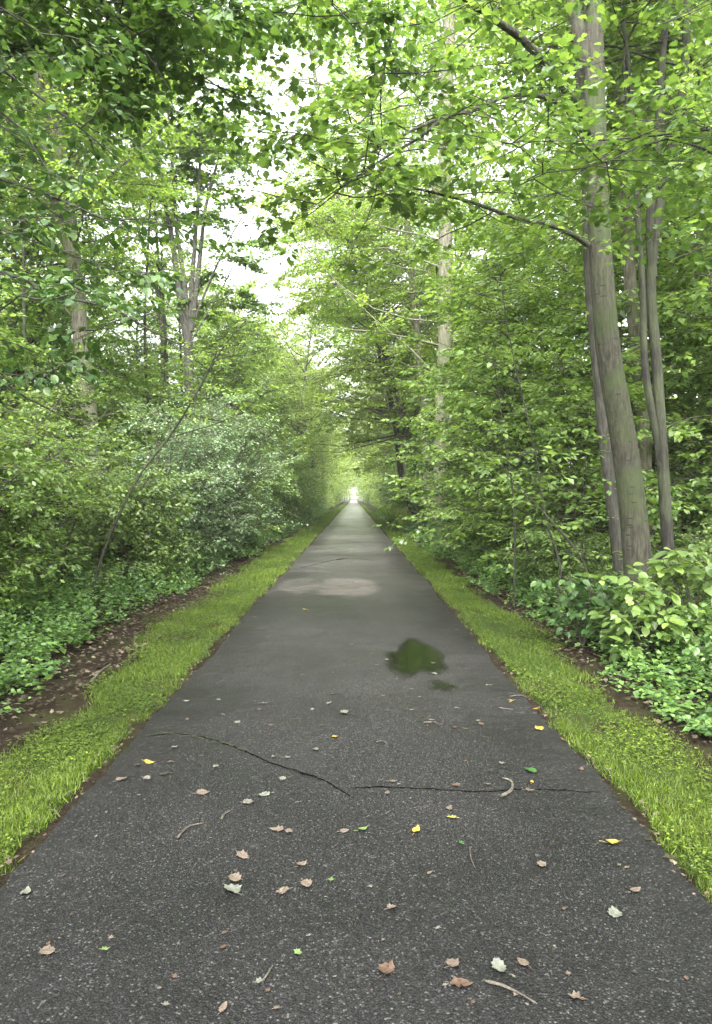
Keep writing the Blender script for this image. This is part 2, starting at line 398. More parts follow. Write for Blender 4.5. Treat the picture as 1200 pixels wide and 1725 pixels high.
# path sheet with a ragged broken edge
py_ = np.concatenate([[-20, -5], np.arange(0, 14, .04), np.arange(14, 40, .15), np.arange(40, 120, 1), np.arange(120, 421, 10)])
jl = smooth_noise(py_, 1, [(1.1, .03), (7, .012), (23, .008), (61, .006)])
jr = smooth_noise(py_, 2, [(.9, .035), (6, .014), (27, .008), (57, .006)])
xs = np.linspace(0, 1, 9)
PX = (PL + jl)[:, None] * (1 - xs) + (PR + jr)[:, None] * xs
PZ = .008 + .014 * (1 - (2 * xs - 1) ** 2)[None] + 0 * PX
PZ[:, 0] = PZ[:, -1] = -.01
PX[:, 1] = PX[:, 0] + .012; PX[:, -2] = PX[:, -1] - .012
n1, n2 = PX.shape
ii = (np.arange(n1 - 1)[:, None] * n2 + np.arange(n2 - 1)[None]).ravel()
mb = MB(); mb.add(np.stack([PX, np.repeat(py_[:, None], n2, 1), PZ], -1).reshape(-1, 3), np.stack([ii, ii + 1, ii + n2 + 1, ii + n2], -1))
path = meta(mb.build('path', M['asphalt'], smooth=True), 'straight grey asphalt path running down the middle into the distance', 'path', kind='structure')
def pz(x):
    u = np.clip((x - PL) / (PR - PL), 0, 1); q = np.linspace(0, 1, 9); zz = .008 + .014 * (1 - (2 * q - 1) ** 2); q[1] = .0042; q[-2] = .9958; return np.interp(u, q, zz) + .0015

# cracks: thin wandering openings, parts of the path
M['crack'] = plain('crack_dirt', (.0045, .004, .0037), 1.0)
for n_ in M['crack'].node_tree.nodes:
    if n_.type == 'BSDF_PRINCIPLED': n_.inputs['Specular IOR Level'].default_value = 0.05
M['moss'] = plain('crack_moss', (.03, .036, .01), .95)
def crack(pts, wd, mat, name='crack', seed=0):
    P = np.array([G(*p, z=.02)[:2] for p in pts])
    d = np.r_[0, np.cumsum(np.linalg.norm(np.diff(P, axis=0), axis=1))]
    s = np.arange(0, d[-1], .012)
    x = np.interp(s, d, P[:, 0]); y = np.interp(s, d, P[:, 1])
    r = np.random.default_rng(seed)
    y += smooth_noise(s, seed, [(9, .012), (31, .007), (80, .004)]) + r.normal(0, .0012, len(s))
    h = wd * (0.35 + .65 * np.abs(smooth_noise(s, seed + 5, [(13, .9), (47, .5), (120, .4)]))) * np.clip(np.minimum(s, d[-1] - s) / .1, .1, 1)
    T = norm(np.gradient(np.stack([x, y], 1), axis=0)); Nn = np.stack([-T[:, 1], T[:, 0]], 1)
    z = pz(x) + .0015
    A = np.c_[x, y, z] + np.c_[Nn * h[:, None], 0 * z]; B = np.c_[x, y, z] - np.c_[Nn * h[:, None], 0 * z]
    n = len(s); i = np.arange(n - 1)
    b = MB(); b.add(np.r_[A, B], np.stack([i, i + n, i + n + 1, i + 1], -1))
    return b.build(name, mat, path)
crack([(238, 1243), (290, 1236), (345, 1246), (400, 1262), (440, 1282), (490, 1300), (540, 1318), (600, 1350)], .010, M['crack'], seed=3)
crack([(582, 1334), (640, 1330), (700, 1332), (760, 1336), (840, 1337), (930, 1334), (1020, 1338)], .008, M['crack'], seed=8)
crack([(232, 1246), (270, 1234), (330, 1243), (385, 1256), (420, 1272)], .010, M['moss'], seed=12)
crack([(505, 985 - 28), (560, 944), (600, 941), (640, 946)], .02, M['crack'], seed=14)
crack([(560, 917), (610, 914), (660, 912), (690, 914)], .03, M['crack'], seed=15)
crack([(545, 934), (620, 937), (680, 934), (700, 931)], .02, M['crack'], seed=16)

# puddle: a skin of water lying in a shallow dip
def water_material():
    m, t = new_mat('puddle_water'); L = t.links.new
    tc = N(t, 'ShaderNodeTexCoord')
    b = N(t, 'ShaderNodeBsdfPrincipled'); b.inputs['Base Color'].default_value = (.007, .010, .004, 1); b.inputs['Roughness'].default_value = .1; b.inputs['IOR'].default_value = 1.33
    n = N(t, 'ShaderNodeTexNoise', Scale=24.0, Detail=8.0, Roughness=.75); L(tc.outputs['Object'], n.inputs['Vector'])
    at = N(t, 'ShaderNodeAttribute'); at.attribute_name = 'var'
    ad = N(t, 'ShaderNodeMath', operation='MULTIPLY_ADD'); L(n.outputs['Fac'], ad.inputs[0]); ad.inputs[1].default_value = .8; L(at.outputs['Fac'], ad.inputs[2])
    r = ramp(t, [(.56, (0, 0, 0)), (1.0, (.95, .95, .95))]); L(ad.outputs[0], r.inputs[0])
    tr = N(t, 'ShaderNodeBsdfTransparent'); mx = N(t, 'ShaderNodeMixShader'); L(r.outputs[0], mx.inputs[0]); L(tr.outputs[0], mx.inputs[1]); L(b.outputs[0], mx.inputs[2])
    o = N(t, 'ShaderNodeOutputMaterial'); L(mx.outputs[0], o.inputs[0])
    return m
M['water'] = water_material()
def puddle(cx, cyy, rx, ry, seed, label, dep=.85):
    r = np.random.default_rng(seed); th = np.linspace(0, 2 * np.pi, 72, endpoint=False)
    k = 1 + sum(a * np.sin(f * th + r.random() * 6.28) for f, a in ((2, .12), (3, .12), (5, .08), (9, .05)))
    V = [(cx, cyy, pz(cx) + .003)]; var = [dep]
    rings = (.35, .6, .8, 1.0)
    for q in rings:
        x = cx + rx * k * q * np.cos(th); y = cyy + ry * k * q * np.sin(th)
        V += list(np.c_[x, y, pz(x) + .003]); var += [dep * (1 - q ** 2)] * 72
    b = MB(); j = np.arange(72); j2 = (j + 1) % 72
    f = [np.stack([1 + 72 * q + j, 1 + 72 * (q + 1) + j, 1 + 72 * (q + 1) + j2, 1 + 72 * q + j2], -1) for q in range(3)]
    V = np.array(V); b.add(V, np.concatenate(f), np.array(var))
    b.n = 0; b.S.append(np.full(72, 3)); b.L.append(np.stack([0 * j, 1 + j, 1 + j2], -1).ravel())
    meta(b.build('puddle', M['water']), label, 'puddle', kind='structure')
X, Y, _ = G(702, 1112); puddle(X, Y, .36, .9, 4, 'dark green reflecting puddle on the right half of the path')
X, Y, _ = G(745, 1161); puddle(X, Y, .16, .24, 6, 'small damp patch just below the larger puddle on the path', dep=.45)

# verge sheets (turf base) and grass
def verge_edge(side, y):
    if side < 0: return 2.0 + .42 * np.clip((np.asarray(y) - 5.5) / 5, 0, 1) + smooth_noise(y, 31, [(.7, .12), (2.3, .1), (6, .05)])
    return 2.02 + smooth_noise(y, 32, [(.8, .14), (2.6, .12), (7, .05)])
for side, nm in ((-1, 'left'), (1, 'right')):
    y = np.concatenate([np.arange(0, 30, .1), np.arange(30, 261, 2)])
    inner = (-PL if side < 0 else PR) + .05 + smooth_noise(y, 40 + side, [(3, .04), (11, .03), (29, .02)])
    outer = verge_edge(side, y) + .1 * smooth_noise(y, 50 + side, [(13, .5), (31, .4)])
    k = np.linspace(0, 1, 5)
    X = side * (inner[:, None] * (1 - k) + outer[:, None] * k)
    Z = .002 + 0 * X + .02 * np.sin(k * np.pi)[None]; 
    Z[:, 0] = -.014; Z[:, -1] = -.03
    n1, n2 = X.shape; ii = (np.arange(n1 - 1)[:, None] * n2 + np.arange(n2 - 1)[None]).ravel()
    mb = MB(); mb.add(np.stack([X, np.repeat(y[:, None], n2, 1), Z], -1).reshape(-1, 3), np.stack([ii, ii + 1, ii + n2 + 1, ii + n2], -1))
    meta(mb.build('verge', M['turf'], smooth=True), f'strip of turf along the {nm} edge of the asphalt path', 'verge', kind='structure')

def grass(side, label):
    b = MB()
    for (y0, y1, dens, s0, s1) in ((1.9, 6, 13000, .026, .052), (6, 12, 7500, .032, .062), (12, 24, 2600, .05, .09), (24, 60, 750, .07, .12), (60, 250, 90, .12, .2)):
        n = int(dens * (y1 - y0) * .95)
        y = rng.uniform(y0, y1, n); inn = (-PL if side < 0 else PR) + .02 + smooth_noise(y, 40 + side, [(3, .045), (11, .035), (29, .02)])
        out = verge_edge(side, y)
        x = inn + (out - inn + .12) * rng.random(n) ** .9
        # patchy
        pat = np.sin(x * 9 + y * 3.1) * np.cos(y * 2.3 - x * 4) + .6 * np.sin(y * 7.7 + x * 17)
        ed = np.minimum((x - inn) / .12, (out + .1 - x) / .25)
        thr = -1.3 if side < 0 else -.75
        keep = (pat + rng.normal(0, .5, n) > thr) & (rng.random(n) < np.clip(ed, 0.05, 1))
        x, y = x[keep], y[keep]; n = len(x)
        D = np.c_[rng.normal(0, .45, n), rng.normal(0, .45, n), np.ones(n)]
        Nn = np.c_[rng.normal(0, 1, n), rng.normal(0, 1, n), rng.normal(0, .2, n)]
        S = rng.uniform(s0, s1, n) * (.7 + .5 * (np.sin(x * 5 + y * 1.7) * .5 + .5))
        tv = T_BLADE[0].copy(); tv[:, 1] *= 1.2 if y0 < 12 else 2.4
        b.leaves(np.c_[side * x, y, np.zeros(n)], D, Nn, S, (tv, T_BLADE[1]))
    return meta(b.build('grass', M['grass']), label, 'grass', kind='stuff')
grass(-1, 'short bright green grass on the verge left of the path')
grass(1, 'short patchy yellow green grass on the verge right of the path')

def clover(side, label):
    b = MB()
    for (y0, y1, dens, s) in ((1.9, 6, 1300, .015), (6, 14, 700, .019), (14, 30, 250, .03)):
        n = int(dens * (y1 - y0)); y = rng.uniform(y0, y1, n); inn = (-PL if side < 0 else PR) + .06
        x = inn + (verge_edge(side, y) - inn + .15) * rng.random(n)
        pat = np.sin(x * 6 - y * 2.1) * np.cos(y * 3.3 + x * 2)
        k = pat + rng.normal(0, .35, n) > .05
        x, y = x[k], y[k]; n = len(x)
        a = rng.uniform(0, 6.28, n)
        for q in range(3):
            D = np.c_[np.cos(a + q * 2.1), np.sin(a + q * 2.1), rng.normal(.1, .15, n)]
            Nn = np.c_[rng.normal(0, .3, n), rng.normal(0, .3, n), np.ones(n)]
            tv = T_SIMPLE[0].copy(); tv[:, 1] *= 1.3
            b.leaves(np.c_[side * x, y, .02 + rng.random(n) * .03], D, Nn, np.full(n, s) * rng.uniform(.7, 1.4, n), (tv, T_SIMPLE[1]))
    meta(b.build('clover', M['grass']), label, 'clover', kind='stuff')
clover(-1, 'low bright clover leaves mixed through the left verge grass')
clover(1, 'low bright clover leaves mixed through the right verge grass')

def litter():
    b = MB()
    for side in (-1, 1):
        e = -PL if side < 0 else PR
        for (y0, y1, dens, lo, hi, sd, s) in ((1.8, 14, 45, e - .02, e + .14, .02, .022), (14, 40, 18, e - .02, e + .12, .02, .03),
                                         (2, 16, 420, 2.15, 4.2, .1, .04), (16, 60, 120, 2.2, 5, .1, .06)):
            n = int(dens * (y1 - y0)); y = rng.uniform(y0, y1, n); x = rng.uniform(lo, hi, n)
            D = np.c_[rng.normal(0, 1, n), rng.normal(0, 1, n), rng.normal(0, .15, n)]
            Nn = np.c_[rng.normal(0, .35, n), rng.normal(0, .35, n), np.ones(n)]
            b.leaves(np.c_[side * x, y, .012 + .03 * rng.random(n) + np.where(x > 2.6, (x - 2.6) * .03, 0)], D, Nn, rng.uniform(.5, 1.4, n) * s, T_MAPLE5)
    meta(b.build('leaf_litter', M['litter']), 'brown dead leaves lying along the path edges and bare soil', 'leaf litter', kind='stuff')
litter()

# ------------------------------------------------------------------ plants: growth helpers
class Plant:
    def __init__(s, bark, leaf, tmpl=T_SIMPLE):
        s.w = MB(); s.l = MB(); s.bark = bark; s.leaf = leaf; s.t = tmpl
    def limb(s, pts, r0, r1, sides=10, k=None, wob=0.0, flare=0):
        P = np.array(pts, float)
        d = np.r_[0, np.cumsum(np.linalg.norm(np.diff(P, axis=0), axis=1))]
        k = k or max(4, int(d[-1] / .25) + 2)
        u = np.linspace(0, d[-1], k)
        # smooth interpolation (cosine-ish through Catmull-Rom)
        Q = catmull(P, d, u)
        if wob: Q[1:] += np.cumsum(rng.normal(0, wob, (k - 1, 3)), 0) * .3
        t = u / d[-1]
        r = r0 + (r1 - r0) * t ** .85
        if flare: r = r * (1 + flare * np.exp(-t * d[-1] / .35))
        s.w.tubes(Q, r, sides)
        return Q
    def branches(s, P, n, t0, t1, Lm, elev, r, k=6, curve=.0, az=None, wob=.06, sides=5, taperL=.5, lsd=.2):
        """n side branches off polyline P; returns (n,k,3)"""
        P = np.asarray(P); m = len(P)
        t = np.sort(rng.uniform(t0, t1, n)) if n > 1 else np.array([t1])
        f = t * (m - 1); i = np.minimum(f.astype(int), m - 2); B = P[i] + (P[i + 1] - P[i]) * (f - i)[:, None]
        a = np.arange(n) * 2.4 + rng.uniform(0, 6.28) + rng.normal(0, .3, n) if az is None else rng.uniform(az[0], az[1], n)
        e = rng.normal(elev, .22, n)
        L = Lm * (1 - taperL * (t - t0) / max(t1 - t0, 1e-6)) * np.exp(rng.normal(0, lsd, n))
        D = np.c_[np.cos(a) * np.cos(e), np.sin(a) * np.cos(e), np.sin(e)]
        out = np.zeros((n, k, 3)); out[:, 0] = B; d = D.copy()
        for q in range(1, k):
            d = norm(d + rng.normal(0, wob * 2, (n, 3)) + np.array([0, 0, curve / k]))
            out[:, q] = out[:, q - 1] + d * (L / (k - 1))[:, None]
        rr = np.minimum(r, .012 + L * .012)[:, None] * np.linspace(1, .25, k)[None] if np.isscalar(r) else r[:, None] * np.linspace(1, .25, k)
        s.w.tubes(out, rr, sides)
        return out
    def sprays(s, B, per, L, leafn, size, t0=.2, flat=.3, droop=-.05, spread=.16, twig=True, size_sd=.2, side=1.0, lift=0.0):
        """twigs off branch set B (n,k,3), leaves on twigs"""
        B = np.asarray(B, float)
        if B.ndim == 2: B = B[None]
        n, k, _ = B.shape; N_ = n * per
        b = np.repeat(np.arange(n), per)
        t = rng.uniform(t0, 1.0, N_); t[::per] = 1.0
        f = t * (k - 1); i = np.minimum(f.astype(int), k - 2)
        base = B[b, i] + (B[b, i + 1] - B[b, i]) * (f - i)[:, None]
        tang = norm(B[b, i + 1] - B[b, i])
        sd = np.where(rng.random(N_) < .5, 1, -1) * side
        a = rng.normal(.9, .3, N_) * sd * (t < .99)
        tx = tang.copy(); tx[:, 2] *= .5; steep = np.abs(tang[:, 2]) > .85
        ra = rng.uniform(0, 6.28, N_); tx[steep] = np.c_[np.cos(ra), np.sin(ra), 0 * ra + .3][steep]
        tx = norm(tx)
        D = np.c_[tx[:, 0] * np.cos(a) - tx[:, 1] * np.sin(a), tx[:, 0] * np.sin(a) + tx[:, 1] * np.cos(a), tx[:, 2] * .6 + rng.normal(droop + lift, .18, N_)]
        D = norm(D)
        Lt = L * rng.uniform(.5, 1.25, N_) * (1.15 - .5 * t)
        kk = 4; tw = np.zeros((N_, kk, 3)); tw[:, 0] = base; d = D.copy()
        for q in range(1, kk):
            d = norm(d + rng.normal(0, .12, (N_, 3)) + np.array([0, 0, -.04])); tw[:, q] = tw[:, q - 1] + d * (Lt / (kk - 1))[:, None]
        if twig: s.w.tubes(tw, np.minimum(.006, .002 + Lt * .004)[:, None] * np.array([1, .8, .55, .3])[None], 3)
        # leaves
        M_ = N_ * leafn; c = np.repeat(np.arange(N_), leafn)
        u = rng.random(M_) ** .8; f = u * (kk - 1); i = np.minimum(f.astype(int), kk - 2)
        p = tw[c, i] + (tw[c, i + 1] - tw[c, i]) * (f - i)[:, None]
        td = norm(tw[c, i + 1] - tw[c, i])
        la = rng.normal(0.95, .35, M_) * np.where(rng.random(M_) < .5, 1, -1) * np.where(u > .95, .2, 1)
        LD = np.c_[td[:, 0] * np.cos(la) - td[:, 1] * np.sin(la), td[:, 0] * np.sin(la) + td[:, 1] * np.cos(la), td[:, 2] + rng.normal(-.18, .25, M_)]
        LD = norm(LD)
        off = np.abs(rng.normal(0, spread, M_)) * Lt[c] / max(L, 1e-6)
        p = p + LD * np.array([1, 1, .35]) * off[:, None] + rng.normal(0, .02, (M_, 3))
        Nn = np.c_[rng.normal(0, flat, M_), rng.normal(0, flat, M_), np.ones(M_)]
        S = size * np.exp(rng.normal(0, size_sd, M_))
        s.l.leaves(p, LD, Nn, S, s.t)
        return tw
    def finish(s, name, label, cat, group=None, loc=(0, 0, 0), leafname='crown', woodname='trunk'):
        """geometry is in world coordinates; the root goes to loc"""
        e = empty(name, loc, label, cat, group)
        off = np.array(loc, float)
        for m in (s.w, s.l):
            for a in m.V: a -= off
        if s.w.V: s.w.build(woodname, s.bark, e, smooth=True)
        if s.l.V: s.l.build(leafname, s.leaf, e)
        return e

def catmull(P, d, u):
    n = len(P)
    if n < 3:
        return np.stack([np.interp(u, d, P[:, j]) for j in range(3)], 1)
    i = np.clip(np.searchsorted(d, u, side='right') - 1, 0, n - 2)
    m = np.gradient(P, d, axis=0)
    h = (d[i + 1] - d[i])[:, None]; t = ((u - d[i])[:, None]) / h
    return ((2 * t ** 3 - 3 * t ** 2 + 1) * P[i] + (t ** 3 - 2 * t ** 2 + t) * h * m[i] + (-2 * t ** 3 + 3 * t ** 2) * P[i + 1] + (t ** 3 - t ** 2) * h * m[i + 1])

def canopy_tree(seed, H, cr, leaf='canopy', bark='bark_grey', start=.3, nb=46, per=10, leafn=56, size=.105, r0=.17, elev=.45, name='canopy_tree', label='', tmpl=T_SIMPLE):
    global rng
    rng = np.random.default_rng(seed)
    p = Plant(M[bark], M[leaf], tmpl)
    lean = rng.normal(0, .03, 2)
    pts = [(lean[0] * z * H + .12 * math.sin(z * 5 + seed), lean[1] * z * H + .12 * math.cos(z * 4 + seed), z * H) for z in np.linspace(0, 1, 7)]
    pts[0] = (0, 0, -.15)
    T = p.limb(pts, r0, .03, 9, flare=.5)
    B = p.branches(T, nb, start, .98, cr, elev, r0 * .35, curve=.25, k=7)
    p.sprays(B, per, cr * .38, leafn, size, t0=.25, flat=.45, spread=.22)
    return p.finish(name, label, 'tree')

def sapling(seed, H, cr, leaf='sapling', n_stem=2, nb=34, per=7, leafn=22, size=.085, bark='twig', start=.12, name='sapling', r0=.03, elev=.25, label='', tmpl=T_SIMPLE):
    global rng
    rng = np.random.default_rng(seed)
    p = Plant(M[bark], M[leaf], tmpl)
    for q in range(n_stem):
        a = rng.uniform(0, 6.28); ln = rng.uniform(.05, .22)
        hh = H * rng.uniform(.75, 1)
        pts = [(math.cos(a) * ln * z ** 1.4 * hh + .04 * math.sin(7 * z + q), math.sin(a) * ln * z ** 1.4 * hh, z * hh - .05) for z in np.linspace(0, 1, 7)]
        T = p.limb(pts, r0, .006, 6)
        B = p.branches(T, nb, start, .99, cr, elev, .014, curve=-.05, k=5, sides=4)
        p.sprays(B, per, cr * .42, leafn, size, t0=.15, flat=.32, spread=.12)
    return p.finish(name, label, 'sapling')

def shrub(seed, H, spread_, leaf='shrub', stems=20, nb=9, per=5, leafn=17, size=.05, name='shrub', label='', bark='twig', tmpl=T_SIMPLE, droop=.55, flat=.5):
    global rng
    rng = np.random.default_rng(seed)
    p = Plant(M[bark], M[leaf], tmpl)
    for q in range(stems):
        a = rng.uniform(0, 6.28); o = rng.uniform(.1, 1) * spread_; h = H * rng.uniform(.55, 1) * (1.05 - .3 * o / spread_)
        b0 = rng.normal(0, .15, 2)
        pts = [(b0[0] + math.cos(a) * o * z ** 1.3, b0[1] + math.sin(a) * o * z ** 1.3, h * (z * (1 + droop) - droop * z * z) - .05 * (z == 0)) for z in np.linspace(0, 1, 6)]
        T = p.limb(pts, .016, .004, 5, k=9, wob=.03)
        B = p.branches(T, nb, .12, 1, .75 * spread_ * .8, .2, .007, k=4, sides=3, wob=.1)
        p.sprays(B, per, .34, leafn, size, t0=.1, flat=flat, spread=.09)
    return p.finish(name, label, 'shrub')

def place(kinds, spots, labels, group, minsc=.85, maxsc=1.15, seed=0, tiltmax=.03, inward=0.0):
    """first spot of each prototype moves the prototype; the others are copies"""
    r = random.Random(seed)
    if not group or spots[0][1] > 0: spots = sorted(spots, key=lambda q: q[1])
    for i, s in enumerate(spots):
        x, y = s[0], s[1]
        sc = s[2] if len(s) > 2 else r.uniform(minsc, maxsc)
        k = s[3] if len(s) > 3 else r.randrange(len(kinds))
        root = kinds[k]
        lab = labels(i, x, y)
        g = group if isinstance(group, str) else group(i, x, y)
        z = .03 * max(0, abs(x) - 2.6); z = min(z, .15) - .02
        rz = r.uniform(0, 6.28); tl = [r.uniform(-tiltmax, tiltmax), r.uniform(-tiltmax, tiltmax)]; tl[1] -= inward * (1 if x > 0 else -1)
        if not root.get('used'):
            root['used'] = 1; root.location = (x, y, z); root.rotation_euler = (tl[0], tl[1], rz); root.scale = (sc,) * 3
            root['label'] = lab
            if g: root['group'] = g
        else:
            dup(root, (x, y, z), rz, sc, lab, g, tl)

def Wl(Y, *pp):
    """polyline from photo pixels at distance Y, or (px,py,Y) triples"""
    return [W(p[0], p[1], p[2] if len(p) > 2 else Y) for p in pp]

ORD = ['first', 'second', 'third', 'fourth', 'fifth', 'sixth', 'seventh', 'eighth', 'ninth', 'tenth', 'eleventh', 'twelfth']

# ------------------------------------------------------------------ the big smooth-barked maple on the right
rng = np.random.default_rng(11)
p = Plant(M['bark_smooth'], M['maple'], T_MAPLE)
Y0 = 8.0
T = p.limb([(3.27, 8.0, -.2), (3.25, 8.0, .1)] + Wl(Y0, (1074, 925), (1052, 750), (1025, 600), (1008, 400), (1001, 250), (996, 100), (990, -80), (985, -300), (975, -700)), .165, .07, 20, k=60, flare=.5)
P2 = p.limb(Wl(Y0, (992, 130), (975, 80), (958, 0), (930, -120), (880, -350)), .085, .03, 12)
brs = []
brs.append(p.limb(Wl(8, (978, 205, 7.95), (955, 165, 7.8), (920, 122, 7.6), (870, 70, 7.4), (815, 35, 7.2), (770, 0, 7.0), (690, -60, 6.8)), .06, .02, 10))
brs.append(p.limb(Wl(8, (988, 415, 7.95), (960, 396, 7.8), (915, 380, 7.6), (865, 370, 7.4), (800, 347, 7.2), (735, 330, 7.0), (680, 318, 6.9), (640, 308, 6.8), (610, 298, 6.7)), .035, .008, 8))
brs.append(p.limb(Wl(8, (990, 230, 7.9), (940, 180, 7.6), (890, 166, 7.4), (850, 170, 7.2), (800, 190, 7.0), (740, 207, 6.8), (690, 228, 6.6), (650, 250, 6.5), (600, 275, 6.35)), .032, .008, 8))
brs.append(p.limb(Wl(8, (742, 206, 6.8), (715, 232, 6.7), (690, 248, 6.6), (650, 270, 6.5), (610, 297, 6.4), (560, 330, 6.3), (530, 352, 6.25)), .018, .004, 7))
brs.append(p.limb(Wl(8, (680, -40, 6.5), (665, 60, 6.4), (650, 110, 6.4), (640, 160, 6.3), (610, 215, 6.3), (550, 248, 6.2)), .012, .004, 6))
brs.append(p.limb(Wl(8, (637, 300, 6.5), (625, 360, 6.5), (600, 405, 6.5), (588, 440, 6.5)), .007, .003, 5))
brs.append(p.limb(Wl(8, (850, 0, 6.9), (820, 45, 6.8), (760, 95, 6.8), (705, 140, 6.7)), .010, .004, 5))
for b in brs[:5]:
    bb = p.branches(b, 14, .25, 1, 1.2, .05, .008, k=5, sides=4)
    p.sprays(bb, 5, .5, 12, .068, t0=.2, flat=.35, spread=.14)
p.sprays(brs[5], 5, .4, 8, .07); p.sprays(brs[6], 6, .4, 8, .07)
# foliage above the frame and around the fork
up = p.branches(T, 36, .66, 1, 3.2, .45, .03, curve=.1, k=6, az=(-.2, 3.3))
p.sprays(up, 9, 1.0, 18, .085, t0=.35, flat=.4, spread=.2)
up = p.branches(P2, 8, .7, 1, 2.2, .3, .02, k=6)
p.sprays(up, 8, .8, 18, .085, t0=.3, flat=.4, spread=.2)
p.finish('maple_tree', 'big smooth greenish grey trunk nearest on the right with limbs reaching over the path', 'tree', loc=(3.27, 8.0, 0))

# trunks around it
def plain_tree(name, bark, leaf, pts, r0, r1, label, seed, nb=20, t0=.5, cr=2.5, per=8, leafn=24, size=.09, extra=None, tmpl=T_SIMPLE, elev=.35, leafname='crown', flare=.35, sides=12, flat=.45, trunkwob=0.0, az=None):
    global rng
    rng = np.random.default_rng(seed)
    p = Plant(M[bark], M[leaf], tmpl)
    T = p.limb(pts, r0, r1, sides, k=40, flare=flare, wob=trunkwob)
    if extra:
        for e in extra:
            q = p.limb(e[0], e[1], e[2], 7)
            bb = p.branches(q, e[3] if len(e) > 3 else 8, .45, 1, cr * .45, .2, .012, k=5)
            p.sprays(bb, per, cr * .3, leafn, size, flat=flat)
    if nb:
        B = p.branches(T, nb, t0, 1, cr, elev, min(r0 * .22, .035), curve=.15, k=6, az=az, wob=.1)
        p.sprays(B, per, cr * .38, leafn, size, t0=.08, flat=flat, spread=.2)
    return p.finish(name, label, 'tree', loc=tuple(np.array(pts[0]) * (1, 1, 0)))

def base(x, y): return [(x, y, -.15), (x, y, .1)]
plain_tree('ash_tree', 'bark_grey', 'canopy', base(3.72, 9.6) + Wl(9.6, (1046, 950), (1034, 860), (1018, 740), (1006, 620), (990, 450), (985, 300), (960, 0), (930, -400)), .095, .045,
           'slim grey trunk leaning close behind the left flank of the big smooth trunk', 21, az=(.2, 2.9), t0=.58, cr=3.2, nb=30, leafn=36)
plain_tree('ash_tree', 'bark_light', 'canopy', base(5.0, 11.5) + Wl(11.5, (1092, 900), (1085, 760), (1076, 640), (1060, 480), (1048, 300), (1037, 150), (1034, 0), (1030, -350)), .13, .06,
           'pale mossy trunk rising just behind the right flank of the big smooth trunk', 22, az=(.2, 2.9), t0=.58, cr=3.4, nb=34, leafn=36)
plain_tree('cherry_tree', 'bark_dark', 'sapling', base(3.92, 8.8) + Wl(8.8, (1131, 980), (1125, 900), (1115, 750), (1104, 600), (1094, 480), (1103, 380), (1125, 265), (1143, 170), (1152, 0), (1165, -260)), .08, .04,
           'dark rough double trunk standing right of the big smooth trunk', 23, az=(.2, 2.9), t0=.58, cr=2.8, nb=30, leafn=30,
           extra=[(Wl(8.8, (1122, 850), (1108, 745), (1088, 640), (1080, 480), (1070, 350), (1066, 280), (1050, 90), (1020, -100)), .055, .02, 9),
                  (Wl(8.8, (1097, 470), (1092, 380), (1102, 280), (1108, 140), (1118, 0), (1122, -200)), .06, .03, 8),
                  (Wl(8.8, (1052, 190), (1050, 80), (1070, 40), (1092, 0), (1110, -50)), .02, .01, 3)])
plain_tree('ash_tree', 'bark_light', 'canopy', base(9.2, 17) + Wl(17, (1198, 800), (1196, 600), (1190, 450), (1172, 300), (1150, 100), (1140, -300)), .2, .1,
           'thick pale trunk at the far right border of the photo behind the dark double trunk', 24, t0=.6, cr=3.2, leafn=34)
plain_tree('ash_tree', 'bark_light', 'canopy', base(2.95, 23) + Wl(23, (745, 850), (745, 700), (749, 600), (750, 450), (748, 300), (752, 150), (757, 0), (760, -200)), .27, .17,
           'tall straight lichen covered trunk rising right beside the path in the middle distance', 25, az=(-.25, 3.4), nb=50, t0=.25, cr=5.4, per=12, leafn=72, size=.10)
plain_tree('poplar_tree', 'bark_light', 'canopy', base(3.4, 27) + Wl(27, (728, 860), (716, 700), (698, 520), (683, 360), (671, 260), (650, 180), (625, 100), (605, 30), (590, -70)), .17, .10,
           'tall trunk in the middle distance leaning left out over the path', 26, az=(-.25, 3.4), nb=42, t0=.3, cr=5.3, per=12, leafn=74, size=.09)
plain_tree('birch_tree', 'birch', 'canopy', base(3.5, 36) + Wl(36, (706, 860), (690, 830), (680, 780), (672, 745), (655, 690), (640, 600), (625, 500)), .13, .06,
           'small pale barked birch leaning left over the grass beyond the lichen covered trunk', 27, nb=36, t0=.3, cr=4.6, per=9, leafn=44, size=.13)

plain_tree('poplar_tree', 'bark_grey', 'canopy', base(3.3, 34) + Wl(34, (690, 850), (664, 700), (625, 540), (585, 400), (548, 230), (520, 60), (500, -100)), .16, .07,
           'tree hung with fine light leaves leaning far left over the path at the sky gap', 28, nb=52, t0=.28, cr=4.6, per=12, leafn=62, size=.105)

for i, (b0, pp, lab) in enumerate((
    ((2.75, 9.6), ((945, 960), (922, 880), (905, 780), (885, 690), (866, 610), (852, 540), (842, 470)), 'thin dark leaning stem with sparse leaves in front of the right thicket'),
    ((2.35, 10.4), ((868, 900), (862, 810), (850, 740), (838, 650), (826, 580)), 'shorter thin stem rising left of the leaning stem in the right thicket'),
    ((3.0, 9.0), ((985, 950), (940, 890), (890, 835), (835, 780), (790, 740)), 'thin bent stem arching low toward the path in front of the right thicket'))):
    plain_tree('sapling', 'bark_dark', 'sapling', base(*b0) + Wl(b0[1], *pp), .02, .005, lab, 35 + i, nb=12, t0=.3, cr=1.1, per=4, leafn=7, size=.09, flare=0, sides=7, elev=.2, flat=.3)

